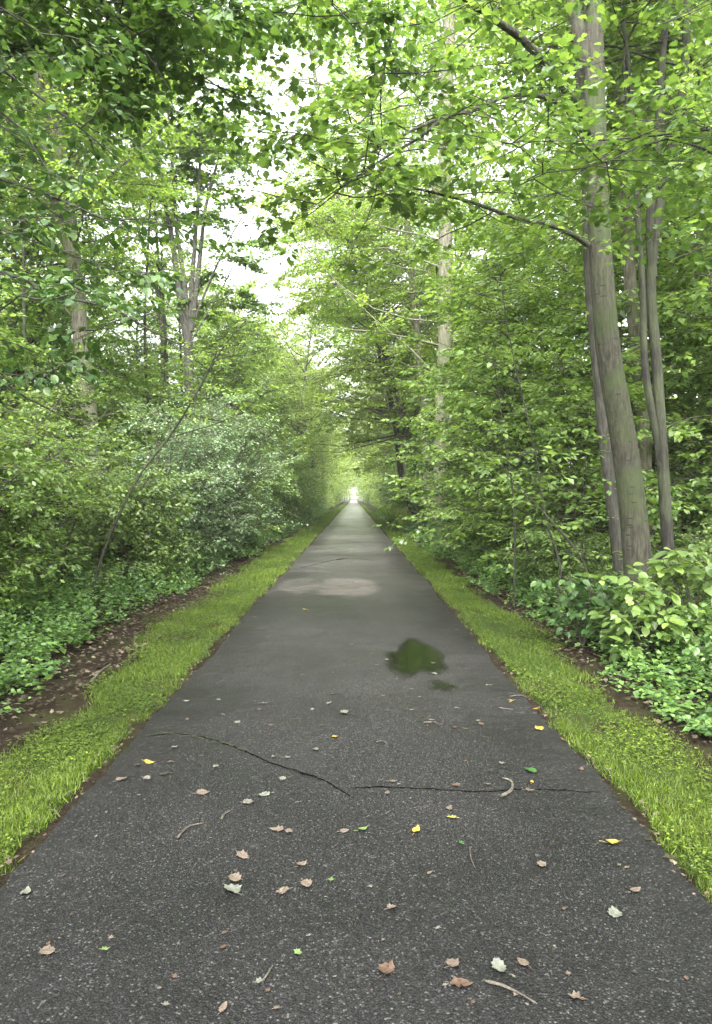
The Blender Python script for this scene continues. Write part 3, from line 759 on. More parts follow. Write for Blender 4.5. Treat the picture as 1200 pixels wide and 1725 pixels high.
# ------------------------------------------------------------------ left hero trees
plain_tree('oak_tree', 'bark_light', 'canopy', base(-5.55, 15.5) + Wl(15.5, (160, 800), (152, 700), (142, 600), (132, 480), (124, 400), (112, 300), (98, 200), (92, 60), (88, -160)), .2, .12,
           'tall thick pale trunk on the far left side forking high among the leaves', 31, nb=58, t0=.38, cr=3.6, per=10, leafn=46, size=.10,
           extra=[(Wl(15.5, (125, 430), (98, 340), (85, 240), (72, 140), (55, 0), (40, -160)), .14, .08, 12), (Wl(15.5, (140, 560), (112, 520), (80, 500)), .05, .02, 4)])
plain_tree('maple_tree', 'bark_grey', 'maple', base(-5.7, 25) + Wl(25, (322, 780), (320, 640), (318, 560)), .2, .16,
           'many stemmed maple on the left with its bare stems fanning out against the white sky', 32, nb=0, cr=3.6, per=9, leafn=46, size=.12, tmpl=T_MAPLE5, flare=.2,
           extra=[(Wl(25, (316, 570), (305, 500), (292, 400), (280, 340), (262, 240), (250, 150)), .13, .04, 12),
                  (Wl(25, (318, 565), (312, 470), (302, 400), (297, 330), (290, 230), (280, 120)), .11, .03, 12),
                  (Wl(25, (322, 560), (326, 480), (332, 400), (338, 320), (342, 240), (350, 130)), .10, .03, 10),
                  (Wl(25, (324, 560), (332, 500), (340, 430), (350, 350), (366, 290), (390, 210)), .11, .03, 9),
                  (Wl(25, (330, 540), (350, 490), (372, 440), (392, 400), (410, 370)), .05, .02, 5),
                  (Wl(25, (316, 590), (345, 540), (375, 490), (395, 450)), .04, .02, 4)])
plain_tree('maple_tree', 'bark_grey', 'canopy', base(-7.4, 27) + Wl(27, (281, 800), (280, 640), (276, 530)), .17, .13,
           'smaller forked tree standing left of the many stemmed maple', 33, nb=0, cr=3.4, per=9, leafn=46, size=.12, flare=.2,
           extra=[(Wl(27, (276, 540), (262, 470), (245, 420), (225, 340), (205, 260)), .09, .03, 12), (Wl(27, (274, 545), (250, 490), (220, 440), (190, 400)), .07, .02, 8),
                  (Wl(27, (276, 530), (270, 440), (262, 330), (250, 200)), .07, .02, 10)])
plain_tree('sapling', 'bark_dark', 'sapling', base(-3.55, 9.6) + Wl(9.6, (200, 870), (240, 795), (285, 738), (340, 650), (372, 595), (398, 560), (418, 540)), .025, .007,
           'thin dark bare stem leaning right out of the shrubs on the left', 34, nb=10, t0=.62, cr=1.0, per=4, leafn=7, size=.055, flare=0, sides=8,
           extra=[(Wl(9.6, (340, 650), (362, 605), (373, 575)), .012, .004, 4), (Wl(9.6, (285, 738), (340, 722), (400, 700), (450, 660)), .009, .003, 5)])

# near tree off the left border reaching in with broad leaves
rng = np.random.default_rng(41)
p = Plant(M['bark_grey'], M['broad'], T_OVAL)
T = p.limb([(-3.9, 3.2, -.1), (-3.85, 3.2, 2), (-3.8, 3.2, 4.5), (-3.7, 3.3, 7)], .10, .05, 12, flare=.3)
bl = [([(-3.8, 3.2, 3.6)] + Wl(3.9, (-120, 60), (0, 120, 4.2), (90, 185, 4.3), (150, 230, 4.4), (205, 275, 4.5)), .022, 9),
      ([(-3.8, 3.2, 3.2)] + Wl(3.7, (-150, 250), (-20, 300, 4.0), (80, 330, 4.1), (160, 365, 4.2), (225, 395, 4.3)), .022, 9),
      ([(-3.8, 3.2, 2.8)] + Wl(3.6, (-150, 420), (0, 455, 3.8), (100, 500, 3.9), (190, 520, 4.0), (260, 560, 4.1), (320, 590, 4.2)), .02, 9),
      ([(-3.8, 3.2, 2.9)] + Wl(3.4, (-200, 500), (-50, 560, 3.6), (0, 530, 3.6), (50, 492, 3.7), (100, 470, 3.8)), .014, 6),
      ([(-3.8, 3.2, 2.4)] + Wl(3.4, (-150, 570), (-20, 625, 3.6), (30, 655, 3.8), (68, 690, 3.9), (108, 702, 4.0)), .016, 4),
      ([(-3.8, 3.2, 3.9)] + Wl(3.8, (-150, 120), (-20, 170, 3.9), (40, 220, 4.0), (90, 300, 4.1)), .018, 8),
      ([(-3.8, 3.2, 3.4)] + Wl(3.8, (-150, 350), (-20, 380, 3.9), (60, 410, 4.0), (120, 430, 4.1)), .018, 7),
      ([(-3.8, 3.2, 4.4)] + Wl(3.8, (-150, -60), (0, 20, 4.0), (80, 70, 4.2)), .02, 9)]
for pts, r, nbb in bl:
    q = p.limb(pts, r, .004, 8)
    bb = p.branches(q, int(nbb * 1.3), .4, 1, .6, -.05, .005, k=5, sides=4, taperL=.3)
    p.sprays(bb, 6, .28, 10, .05, t0=.15, flat=.45, spread=.1, droop=-.15)
p.finish('beech_tree', 'near broad leaved tree reaching in from the left border with large dark oval leaves', 'tree', loc=(-3.9, 3.2, 0))

# maple overhead, trunk off the left border
rng = np.random.default_rng(42)
p = Plant(M['bark_dark'], M['overhead'], T_MAPLE)
T = p.limb([(-5.2, 6.0, -.1), (-5.1, 6.0, 3), (-5.0, 6.1, 6), (-4.8, 6.2, 10)], .17, .08, 12, flare=.3)
bl = [([(-5.05, 6.0, 4.8)] + Wl(6.2, (-60, 60), (45, 86), (100, 98), (160, 104), (230, 122), (300, 131), (360, 150), (410, 170)), .028, 10),
      ([(-5.0, 6.1, 5.8)] + Wl(6.2, (-40, -120), (100, -60), (230, -20), (330, 30), (390, 50), (430, 85)), .04, 14),
      ([(-4.9, 6.1, 6.6)] + Wl(6.2, (50, -250), (200, -180), (350, -110), (480, -50), (560, 20), (600, 60)), .04, 14),
      ([(-5.0, 6.1, 6.0)] + Wl(5.6, (-20, -160), (80, -80), (160, -10), (220, 60), (260, 110), (290, 160)), .03, 12),
      ([(-5.0, 6.1, 5.4)] + Wl(5.6, (-80, -60), (30, -20), (110, 20), (180, 60)), .025, 10)]
for pts, r, nbb in bl:
    q = p.limb(pts, r, .005, 8)
    bb = p.branches(q, int(nbb * 1.6), .25, 1, 1.05, -.02, .008, k=5, sides=4, taperL=.3)
    p.sprays(bb, 9, .42, 20, .056, t0=.15, flat=.4, spread=.13, droop=-.12)
q = p.limb(Wl(6.2, (425, -60), (412, 60), (405, 110), (395, 150)), .008, .003, 6)
up = p.branches(T, 16, .6, 1, 3.0, .3, .03, curve=.1, k=6); p.sprays(up, 8, .9, 16, .09, t0=.3, flat=.4, spread=.2)
p.finish('maple_tree', 'overhead maple from the upper left corner spreading dark jagged leaves across the top', 'tree', loc=(-5.2, 6.0, 0))

# maple beyond the right border, sprays across the big trunk
rng = np.random.default_rng(43)
p = Plant(M['bark_dark'], M['maple'], T_MAPLE)
T = p.limb([(4.6, 5.2, -.1), (4.6, 5.2, 2), (4.5, 5.2, 5), (4.4, 5.3, 9)], .12, .06, 12, flare=.3)
bl = [([(4.55, 5.2, 4.3)] + Wl(5.6, (1500, 100), (1380, 180), (1280, 215), (1170, 225), (1090, 235), (980, 243), (900, 243), (830, 250)), .022, 14),
      ([(4.55, 5.2, 4.0)] + Wl(5.6, (1500, 150), (1330, 270), (1240, 280), (1150, 245), (1100, 240), (1040, 270), (985, 288), (930, 292), (870, 318)), .022, 14),
      ([(4.55, 5.2, 4.6)] + Wl(5.8, (1450, 40), (1300, 110), (1210, 190), (1120, 205), (1060, 215)), .022, 5),
      ([(4.55, 5.2, 5.2)] + Wl(5.8, (1400, -150), (1250, -60), (1190, 10), (1150, 30), (1110, 50)), .022, 4),
      ([(4.55, 5.2, 3.6)] + Wl(5.4, (1500, 300), (1350, 370), (1240, 400), (1180, 420), (1130, 440)), .018, 8)]
for pts, r, nbb in bl:
    q = p.limb(pts, r, .004, 8)
    bb = p.branches(q, int(nbb * 1.5), .35, 1, .8, -.02, .006, k=5, sides=4, taperL=.3)
    p.sprays(bb, 5, .36, 8, .062, t0=.15, flat=.3, spread=.11, droop=-.08)
up = p.branches(T, 14, .65, 1, 2.6, .3, .03, curve=.1, k=6); p.sprays(up, 8, .9, 14, .09, t0=.3, flat=.4, spread=.2)
p.finish('maple_tree', 'overhanging maple from the right border with leaf sprays crossing the big smooth trunk', 'tree', loc=(4.6, 5.2, 0))

# ------------------------------------------------------------------ broad-leaved plants at the foot of the big trunk
def foot_plant(seed, x, y, H, n, size, label, leaf='broad', tmpl=T_OVAL, sp=.45, per=3, ln=5):
    global rng
    rng = np.random.default_rng(seed)
    p = Plant(M['twig'], M[leaf], tmpl)
    for q in range(n):
        a = rng.uniform(0, 6.28); o = rng.uniform(.2, 1) * sp; h = H * rng.uniform(.55, 1)
        T = p.limb([(x, y, -.05), (x + .4 * o * math.cos(a), y + .4 * o * math.sin(a), h * .55), (x + o * math.cos(a), y + o * math.sin(a), h)], .009, .003, 5)
        bb = p.branches(T, 5, .3, 1, .32, .2, .004, k=4, sides=3)
        p.sprays(bb, per, .2, ln, size, flat=.35, spread=.05, droop=-.2)
    return p.finish('leafy_plant', label, 'plant', loc=(x, y, 0), leafname='leaves', woodname='stems')
foot_plant(51, 2.75, 6.75, .95, 9, .10, 'broad leaved seedling clump in front of the foot of the big smooth trunk', leaf='sapling')
foot_plant(52, 3.35, 6.9, 1.15, 9, .11, 'taller broad leaved clump at the right front of the foot of the big smooth trunk', leaf='shrub')
foot_plant(53, 2.45, 7.6, .8, 8, .09, 'low dark leafy plant left of the foot of the big smooth trunk')
foot_plant(54, 3.25, 5.6, .9, 10, .07, 'leafy plant with pale upright shoots at the right border below the dark double trunk', leaf='herb')
foot_plant(55, 3.0, 4.7, .55, 10, .06, 'lowest leafy plant at the right border beside the bare soil', leaf='herb')
foot_plant(56, 4.3, 6.9, 1.5, 7, .10, 'thin seedling with bright round leaves at the right border beside the dark double trunk', leaf='maple', per=2, ln=3)

# ------------------------------------------------------------------ repeated plants along the path
shr = [shrub(101, 2.7, 1.25), shrub(102, 3.3, 1.4, leaf='greyshrub', stems=22), shrub(103, 2.2, 1.1, size=.055, stems=18), shrub(104, 3.6, 1.5, leaf='sapling', size=.06, stems=20)]
sap = [sapling(111, 6.2, 1.7, leafn=20, size=.112), sapling(112, 8.2, 2.2, n_stem=2, nb=50, leafn=20, size=.115), sapling(113, 4.8, 1.4, n_stem=3, nb=28, size=.08, leafn=24, leaf='shrub'), sapling(114, 9.6, 2.5, leaf='maple', n_stem=1, nb=76, leafn=26, tmpl=T_MAPLE5, size=.095, bark='bark_grey', r0=.05)]
can = [canopy_tree(121, 15, 3.8, size=.11), canopy_tree(122, 18, 4.4, bark='bark_light', leaf='canopy', size=.11), canopy_tree(123, 13, 3.6, leaf='maple', start=.2, size=.11), canopy_tree(124, 17, 4.4, bark='bark_dark', start=.25, leaf='canopy', size=.11)]
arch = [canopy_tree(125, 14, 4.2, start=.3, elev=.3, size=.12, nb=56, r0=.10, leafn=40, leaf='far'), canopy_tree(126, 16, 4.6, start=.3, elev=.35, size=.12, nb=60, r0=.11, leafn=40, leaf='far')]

def ordlab(fmt_near, fmt_far, grp_far, nnear):
    def f(i, x, y): return fmt_near % ORD[i] if i < nnear else fmt_far
    def g(i, x, y): return None if i < nnear else grp_far
    return f, g

# left shrub wall, nearest first
S = [(-3.8, 4.2, .85, 2), (-4.4, 6.0, 1.1, 0), (-4.3, 8.1, 1.0, 3), (-4.8, 10.4, 1.3, 0), (-4.2, 12.6, 1.2, 2), (-3.9, 14.8, 1.2, 1), (-3.7, 17.4, 1.4, 1), (-3.8, 20.4, 1.5, 1), (-4.1, 23.4, 1.4, 0), (-4.1, 26.8, 1.4, 3)]
r = random.Random(5); y = 29.5
while y < 74: S.append((-4.0 - r.random() * .5, y, r.uniform(1.15, 1.45))); y += r.uniform(2.6, 3.6)
f, g = ordlab('%s shrub from the camera in the hedge left of the path', 'leafy shrub far along the hedge left of the path', 'shrubs in the left hedge', 10)
place(shr, S, f, g, seed=1)
S = [(-6.2, 5.6), (-6.9, 8.6), (-6.4, 11.8), (-7.2, 14.5), (-6.5, 18.5), (-6.8, 22.5), (-8.5, 10.5), (-9.5, 15), (-8.8, 20)]
place(shr, [(a, b, 1.15) for a, b in S], lambda i, x, y: 'shrub in the second row behind the left hedge', 'shrubs behind the left hedge', seed=2)
# right lower wall
S = [(4.2, 7.4, .6, 0), (4.9, 9.6, .6, 2), (3.2, 10.2, .62, 2), (3.5, 12.2, .8, 0), (3.3, 14.6, .75, 3), (3.6, 17, .95, 0), (3.5, 19.8, .95, 2), (3.6, 22.6, 1.0, 3)]
y = 25.5; r = random.Random(6)
while y < 74: S.append((3.9 + r.random() * .5, y, r.uniform(1.1, 1.4))); y += r.uniform(2.7, 3.6)
f, g = ordlab('%s shrub from the camera in the undergrowth right of the path', 'leafy shrub far along the undergrowth right of the path', 'shrubs in the right undergrowth', 8)
place(shr, S, f, g, seed=3)
# saplings
S = [(3.5, 11.0, .72, 0), (3.4, 13.8, .85, 1), (4.6, 12.4, 1.0, 1), (3.5, 16.6, .95, 3), (3.7, 19.6, 1.05, 1), (5.9, 10.8, 1.0, 0), (6.2, 14.5, 1.1, 3)]
y = 23.8; r = random.Random(7)
while y < 76: S.append((4.2 + r.random() * 1.2, y, r.uniform(.95, 1.25))); y += r.uniform(3.2, 4.6)
f, g = ordlab('%s leafy sapling counted from the camera right of the path', 'leafy sapling far along the right side of the path', 'saplings on the right', 7)
place(sap, S, f, g, seed=4)
S = [(-5.8, 7.4, .9, 2), (-6.2, 10.6, .85, 0), (-5.9, 13.4, .9, 2), (-6.0, 18.2, .85, 0), (-5.4, 21.5, .8, 1)]
y = 26; r = random.Random(8)
while y < 76: S.append((-4.8 - r.random() * 1.2, y, r.uniform(.85, 1.15))); y += r.uniform(3.4, 4.8)
f, g = ordlab('%s leafy sapling counted from the camera behind the left hedge', 'leafy sapling far along behind the left hedge', 'saplings on the left', 5)
place(sap, S, f, g, seed=5)
r = random.Random(9)
S = [(r.uniform(7, 15), r.uniform(9, 34), r.uniform(.7, 1.1)) for _ in range(26)]
place(sap, S, *ordlab('%s sapling counted from the camera deep in the wood on the right', 'sapling standing deep in the wood on the right', 'saplings deep in the right wood', 4), seed=6)
S = [(-r.uniform(7.5, 15), r.uniform(9, 36), r.uniform(.75, 1.05)) for _ in range(24)]
place(sap, S, *ordlab('%s sapling counted from the camera deep in the wood on the left', 'sapling standing deep in the wood on the left', 'saplings deep in the left wood', 4), seed=7)

# canopy trees
S = [(6.3, 18.5), (7.2, 27), (10, 14), (10.5, 21), (13.5, 17), (9, 34), (14, 28)]
r = random.Random(10); y = 47
while y < 78: S.append((9 + r.random() * 3, y + 2)); y += r.uniform(7, 9)
place(can, [(a, b, r.uniform(.85, 1.12)) for a, b in S], *ordlab('%s tall canopy tree counted from the camera in the wood right of the path', 'canopy tree in the wood right of the path', 'canopy trees in the right wood', 5), seed=8, tiltmax=.05)
S = [(-9.5, 12), (-12, 17), (-10.5, 22), (-8.6, 17, .9), (-11, 26, .8), (-7.8, 32.5, .72), (-9.2, 31, .72), (-13, 27, .7), (-6.3, 37, .8), (-9.5, 41, .8), (-13.5, 36, .75), (-8.6, 48, .9)]
y = 56
while y < 78: S.append((-8.5 - r.random() * 3, y + 2)); y += r.uniform(7, 9)
place(can, [(s[0], s[1], s[2] if len(s) > 2 else r.uniform(.9, 1.05)) for s in S], *ordlab('%s tall canopy tree counted from the camera in the wood left of the path', 'canopy tree in the wood left of the path', 'canopy trees in the left wood', 6), seed=9, tiltmax=.05)

place(can, [(4.3, -4.6, 1.0), (-4.4, -5.2, 1.0), (4.2, -11, 1), (-4.5, -12, 1)], lambda i, x, y: 'unseen canopy tree added behind the viewer to shade the near path', 'unseen canopy trees added behind the viewer', seed=21)  # out-of-frame crowns added to darken the near path

# trees whose crowns meet over the far path
r = random.Random(14); S = []
for i, y in enumerate(np.arange(34, 84, 4.1)): S.append(((3.9 + r.random() * .7) * (1 if i % 2 else -1), float(y) + r.uniform(-1, 1), r.uniform(.9, 1.15))); S.append((-(4.2 + r.random() * .9) * (1 if i % 2 else -1), float(y) + 2 + r.uniform(-1, 1), r.uniform(.85, 1.05)))
S = [q for q in S if q[0] > 0 or q[1] > 42] + [(3.5, 30, 1.05), (3.6, 34.5, 1.15), (-4.7, 38, .85)]
place(arch, S, *ordlab('%s light crowned tree counted from the camera among those arching over the far path', 'wide crowned tree arching over the far path from its edge', 'trees arching over the far path', 5), seed=15, tiltmax=.05, inward=.21)

# bare thin trunks deep in the right wood
def pole(seed, H=9):
    global rng
    rng = np.random.default_rng(seed); p = Plant(M['bark_dark'], M['sapling'])
    T = p.limb([(0, 0, -.1), (.1, .05, H * .3), (-.05, .1, H * .6), (.1, 0, H)], .07, .03, 7)
    B = p.branches(T, 14, .5, 1, 1.8, .3, .015); p.sprays(B, 5, .7, 14, .1)
    return p.finish('slender_tree', '', 'tree')
pol = [pole(131), pole(132, 11)]
r = random.Random(12)
S = [(6.2 + r.random() * 6, 11.5 + r.random() * 12, r.uniform(.8, 1.3)) for _ in range(14)] + [(-5.5 - r.random() * 6, 11 + r.random() * 12, r.uniform(.7, .9)) for _ in range(8)]
place(pol, S, *ordlab('%s slender dark trunk counted from the camera in the shaded wood', 'slender dark trunk standing in the shade of the wood', 'slender dark trunks in the wood', 4), seed=13)

# ------------------------------------------------------------------ undergrowth (uncountable)
def undergrowth():
    global rng
    rng = np.random.default_rng(61)
    b = MB()
    for side in (-1, 1):
        for (y0, y1, n, lo, hi, h, s) in ((2.5, 8, 1500, 2.75, 4.6, .5, .055), (8, 18, 1900, 2.75, 5.0, .6, .06), (18, 40, 1700, 2.6, 4.6, .7, .075), (40, 80, 1100, 2.5, 4.5, .8, .12), (5, 30, 2600, 4.6, 12, .6, .11)):
            if lo < 3: lo += -.35 if side > 0 else (.25 if y0 >= 8 else .05)
            y = rng.uniform(y0, y1, n); x = lo + (hi - lo) * rng.random(n) ** 1.2
            edge = .16 * (np.sin(y * 1.9) + np.sin(y * .8 + 1) + np.sin(y * 4.7)) * .5
            x = x + edge
            h_ = h * rng.uniform(.3, 1.1, n) * np.clip((x - lo) / .5 + .25, .25, 1)
            m = 12; c = np.repeat(np.arange(n), m)
            t = rng.random(n * m) ** .7
            ln = rng.normal(0, .18, (n, 2))
            px = x[c] + ln[c, 0] * t; pyy = y[c] + ln[c, 1] * t; z = h_[c] * t + .02 + np.clip((px - 2.6) * .03, 0, .15)
            a = rng.uniform(0, 6.28, n * m)
            D = np.c_[np.cos(a), np.sin(a), rng.normal(.05, .3, n * m)]
            Nn = np.c_[rng.normal(0, .4, n * m), rng.normal(0, .4, n * m), np.ones(n * m)]
            b.leaves(np.c_[side * px, pyy, z], D, Nn, s * np.exp(rng.normal(0, .3, n * m)) * (1.1 - .4 * t), T_SIMPLE)
    return meta(b.build('undergrowth', M['herb']), 'low leafy undergrowth covering the forest floor along both verges', 'undergrowth', kind='stuff')
undergrowth()

# tall bright grass clump on the right verge
def grass_clump(x, y, rx, ry, H, n, label):
    global rng
    rng = np.random.default_rng(63); b = MB()
    a = rng.uniform(0, 6.28, n); q = np.sqrt(rng.random(n))
    D = np.c_[np.cos(a) * .35 * q, np.sin(a) * .35 * q, np.ones(n)]
    Nn = np.c_[rng.normal(0, 1, n), rng.normal(0, 1, n), rng.normal(0, .2, n)]
    o = b; tv = T_BLADE[0].copy(); tv[:, 1] *= .8
    b.leaves(np.c_[rx * q * np.cos(a), ry * q * np.sin(a), 0 * a], D, Nn, H * rng.uniform(.5, 1, n), (tv, T_BLADE[1]))
    o = b.build('tall_grass', M['far']); o.location = (x, y, -.02)
    return meta(o, label, 'grass clump')
grass_clump(2.55, 38, .55, 3.4, 1.15, 5200, 'tall bright yellow green grass clump at the right verge in the distance')
grass_clump(2.9, 60, .5, 3, 1.1, 2500, 'small far clump of bright tall grass on the right verge')

# ------------------------------------------------------------------ distant woods (one mass)
def far_woods():
    global rng
    rng = np.random.default_rng(71)
    wd = MB(); lf = MB()
    crowns = []
    for y in np.arange(80, 250, 5.5):
        for side in (-1, 1):
            for row, (x0, n) in enumerate(((4.6, 1), (8.5, 1), (13, 1))):
                x = side * (x0 + rng.uniform(-.6, 1.4)); H = rng.uniform(12, 17) ; cr = rng.uniform(3.2, 4.4)
                crowns.append((x, y + rng.uniform(-2, 2), H, cr, row))
    for y in np.arange(6, 80, 6.0):
        for side in (-1, 1):
            for x0 in (17, 24, 32): crowns.append((side * (x0 + rng.uniform(-2, 2)), y + rng.uniform(-2, 2), rng.uniform(6.5, 8) if side < 0 else rng.uniform(11, 15), 4.2, 1))
    for q in ((-6.5, 290), (6.5, 296), (-3.2, 335), (3.6, 345), (-11, 300), (11, 310), (0, 430), (-7, 420), (7, 415)): crowns.append((q[0], q[1], 13.0, 3.6, 2))
    for q in ((-3.4, 262), (3.6, 268), (-1.6, 300), (2.2, 312)): crowns.append((q[0], q[1], 4.4, 1.7, 2))
    for y in np.arange(82, 245, 7.0):
        crowns.append((rng.uniform(-2.4, 2.4), y, -rng.uniform(11, 14), rng.uniform(2.6, 3.4), 3))
    for (x, y, H, cr, row) in crowns:
        if row == 3:
            H = -H; n = 420; u = norm(rng.normal(0, 1, (n, 3))); P = u * (rng.random(n) ** .33)[:, None] * np.array([cr, cr, H * .33]) + np.array([x, y, 4.2 + H * .33])
            lf.leaves(P, rng.normal(0, 1, (n, 3)) * (1, 1, .4), rng.normal(0, .5, (n, 3)) + (0, 0, 1), (.26 if y < 150 else .42) * np.exp(rng.normal(0, .25, n)), T_SIMPLE)
            continue
        wd.tubes(np.array([(x, y, 0), (x + rng.normal(0, .2), y, H * .5), (x + rng.normal(0, .4), y, H * .9)])[None], np.array([[.2, .15, .05]]), 5)
        n = int((1500 if row < 2 else 800) * (1.3 if y < 150 else .7)); s = .26 if y < 150 else .42
        u = norm(rng.normal(0, 1, (n, 3))); rad = rng.random(n) ** .33
        lump = 1 + .3 * np.sin(u[:, 0] * 5 + x) * np.sin(u[:, 1] * 6 + y) + .2 * np.sin(u[:, 2] * 9)
        P = u * (rad * lump)[:, None] * np.array([cr, cr, H * .46]) + np.array([x, y, H * .56])
        P = P[P[:, 2] > .3]; n = len(P)
        D = rng.normal(0, 1, (n, 3)) * (1, 1, .4); Nn = rng.normal(0, .5, (n, 3)) + (0, 0, 1)
        lf.leaves(P, D, Nn, s * np.exp(rng.normal(0, .25, n)), T_SIMPLE)
        if row == 0:
            n = 500; sgn = 1 if x > 0 else -1
            P = np.c_[sgn * (3.75 + rng.random(n) ** 1.5 * 3), y + rng.uniform(-3, 3, n), rng.random(n) ** 1.2 * 3.2]
            lf.leaves(P, rng.normal(0, 1, (n, 3)) * (1, 1, .4), rng.normal(0, .5, (n, 3)) + (0, 0, 1), s * np.exp(rng.normal(0, .25, n)), T_SIMPLE)
    e = empty('distant_woods', (0, 200, 0), 'distant wood closing over the far end of the path', 'woods'); e['kind'] = 'stuff'
    for m in (wd, lf):
        for a in m.V: a -= np.array([0, 200, 0])
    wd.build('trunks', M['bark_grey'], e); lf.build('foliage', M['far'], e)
far_woods()

# ------------------------------------------------------------------ litter bin and dark bush near the far end
M['bin_dark'] = plain('bin_plastic', (.03, .032, .035), .5)
M['bin_grey'] = plain('bin_panel', (.45, .47, .5), .5)
def rbox(b, x0, x1, y0, y1, z0, z1, bev=.03):
    lv = []
    for z, i in ((z0, bev), (z0 + bev, 0), (z1 - bev, 0), (z1, bev)):
        lv.append([(x0 + i + bev, y0 + i, z), (x1 - i - bev, y0 + i, z), (x1 - i, y0 + i + bev, z), (x1 - i, y1 - i - bev, z), (x1 - i - bev, y1 - i, z), (x0 + i + bev, y1 - i, z), (x0 + i, y1 - i - bev, z), (x0 + i, y0 + i + bev, z)])
    V = np.array(lv).reshape(-1, 3); f = [(8 * l + k, 8 * l + (k + 1) % 8, 8 * l + 8 + (k + 1) % 8, 8 * l + 8 + k) for l in range(3) for k in range(8)]
    b.add(V, f)
    b.add(V[24:], [(0, 1, 2, 3), (0, 3, 4, 7), (7, 4, 5, 6)])
e = empty('litter_bin', (-3.1, 182, 0), 'dark litter bin with a grey front panel on the far left verge', 'litter bin')
b = MB(); rbox(b, -.3, .3, -.3, .3, .08, .95); b.build('body', M['bin_dark'], e)
b = MB(); rbox(b, -.34, .34, -.34, .34, .95, 1.08, .05); b.build('lid', M['bin_dark'], e)
b = MB(); rbox(b, -.2, .2, -.325, -.302, .35, .82, .008); b.build('panel', M['bin_grey'], e)
b = MB(); rbox(b, -.25, .25, -.25, .25, -.05, .08, .02); b.build('base', M['bin_dark'], e)

rng = np.random.default_rng(81)
p = Plant(M['bark_dark'], M['evergreen'])
T = p.limb([(0, 0, 0), (0, 0, 1.1), (0, 0, 2.1)], .05, .02, 6)
bb = p.branches(T, 40, .05, 1, .75, .5, .015, k=4); p.sprays(bb, 6, .35, 10, .1, flat=.8)
o = p.finish('evergreen_bush', 'dark evergreen bush standing on the right verge near the far end', 'bush'); o.location = (3.9, 168, 0)

# ------------------------------------------------------------------ fallen leaves and twigs on the path
def leaf_paint(name, c, t=.15):
    m, tt = new_mat(name); L = tt.links.new
    tc = N(tt, 'ShaderNodeTexCoord'); n = N(tt, 'ShaderNodeTexNoise', Scale=45.0, Detail=4.0); L(tc.outputs['Object'], n.inputs['Vector'])
    r = ramp(tt, [(.3, tuple(x * .6 for x in c)), (.55, c), (.8, tuple(min(1, x * 1.15) for x in c))]); L(n.outputs['Fac'], r.inputs[0])
    b = N(tt, 'ShaderNodeBsdfPrincipled'); b.inputs['Roughness'].default_value = .5; L(r.outputs[0], b.inputs['Base Color'])
    o = N(tt, 'ShaderNodeOutputMaterial'); L(b.outputs[0], o.inputs[0]); return m
LC = {'yellow': leaf_paint('yellow_leaf', (.34, .235, .045)), 'pale': leaf_paint('pale_leaf', (.13, .122, .105)), 'green': leaf_paint('green_leaf', (.035, .10, .022)),
      'lime': leaf_paint('lime_leaf', (.12, .19, .06)), 'brown': leaf_paint('brown_leaf', (.09, .055, .038)), 'tan': leaf_paint('tan_leaf', (.13, .10, .078)),
      'silver': leaf_paint('silver_leaf', (.13, .137, .11)), 'dark': leaf_paint('dark_leaf', (.035, .028, .022))}
_f = [(0, 0), (0, .2), (.1, .26), (.13, .42), (.32, .38), (.42, .49), (.56, .33), (.74, .29), (.82, .13), (1, 0)]
T_FALL = fan(_f + [(x, -y) for x, y in reversed(_f[1:-1])], lambda x, y: abs(y) * .12 - .1 * x * x)
def fallen(px, py, kind, size, label, tmpl='maple', curl=.25, group=None, rot=None, seed=None):
    r = np.random.default_rng(seed or int(px * 7 + py * 13))
    X, Y, _ = G(px, py, .02)
    tv, tf = {'maple': T_FALL, 'oval': T_OVAL, 'small': T_MAPLE5}[tmpl]
    v = tv.copy(); v[:, 0] -= .45
    v[:, 1] *= r.uniform(.68, 1.0)
    v[:, 2] = curl * (v[:, 0] ** 2 * r.uniform(.3, 1.4) + v[:, 1] ** 2 * r.uniform(.5, 2.2)) + .05 * r.normal(0, 1, len(v)) * curl
    v *= size
    st = np.array([(-.45, 0, 0), (-.62, .03, .03), (-.8, .07, .02)]) * size
    b = MB(); b.add(v, tf)
    a = r.uniform(0, 6.28) if rot is None else rot
    o = b.build('fallen_leaf', LC[kind])
    o.location = (X, Y, float(pz(X)) + .003 - float(v[:, 2].min()))
    o.rotation_euler = (r.normal(0, .06), r.normal(0, .06), a)
    meta(o, label, 'fallen leaf', group)
    s = MB(); s.tubes(st[None], np.array([[.0011, .001, .0009]]) * 1.2, 4); s.build('stalk', LC[kind], o)
    return o
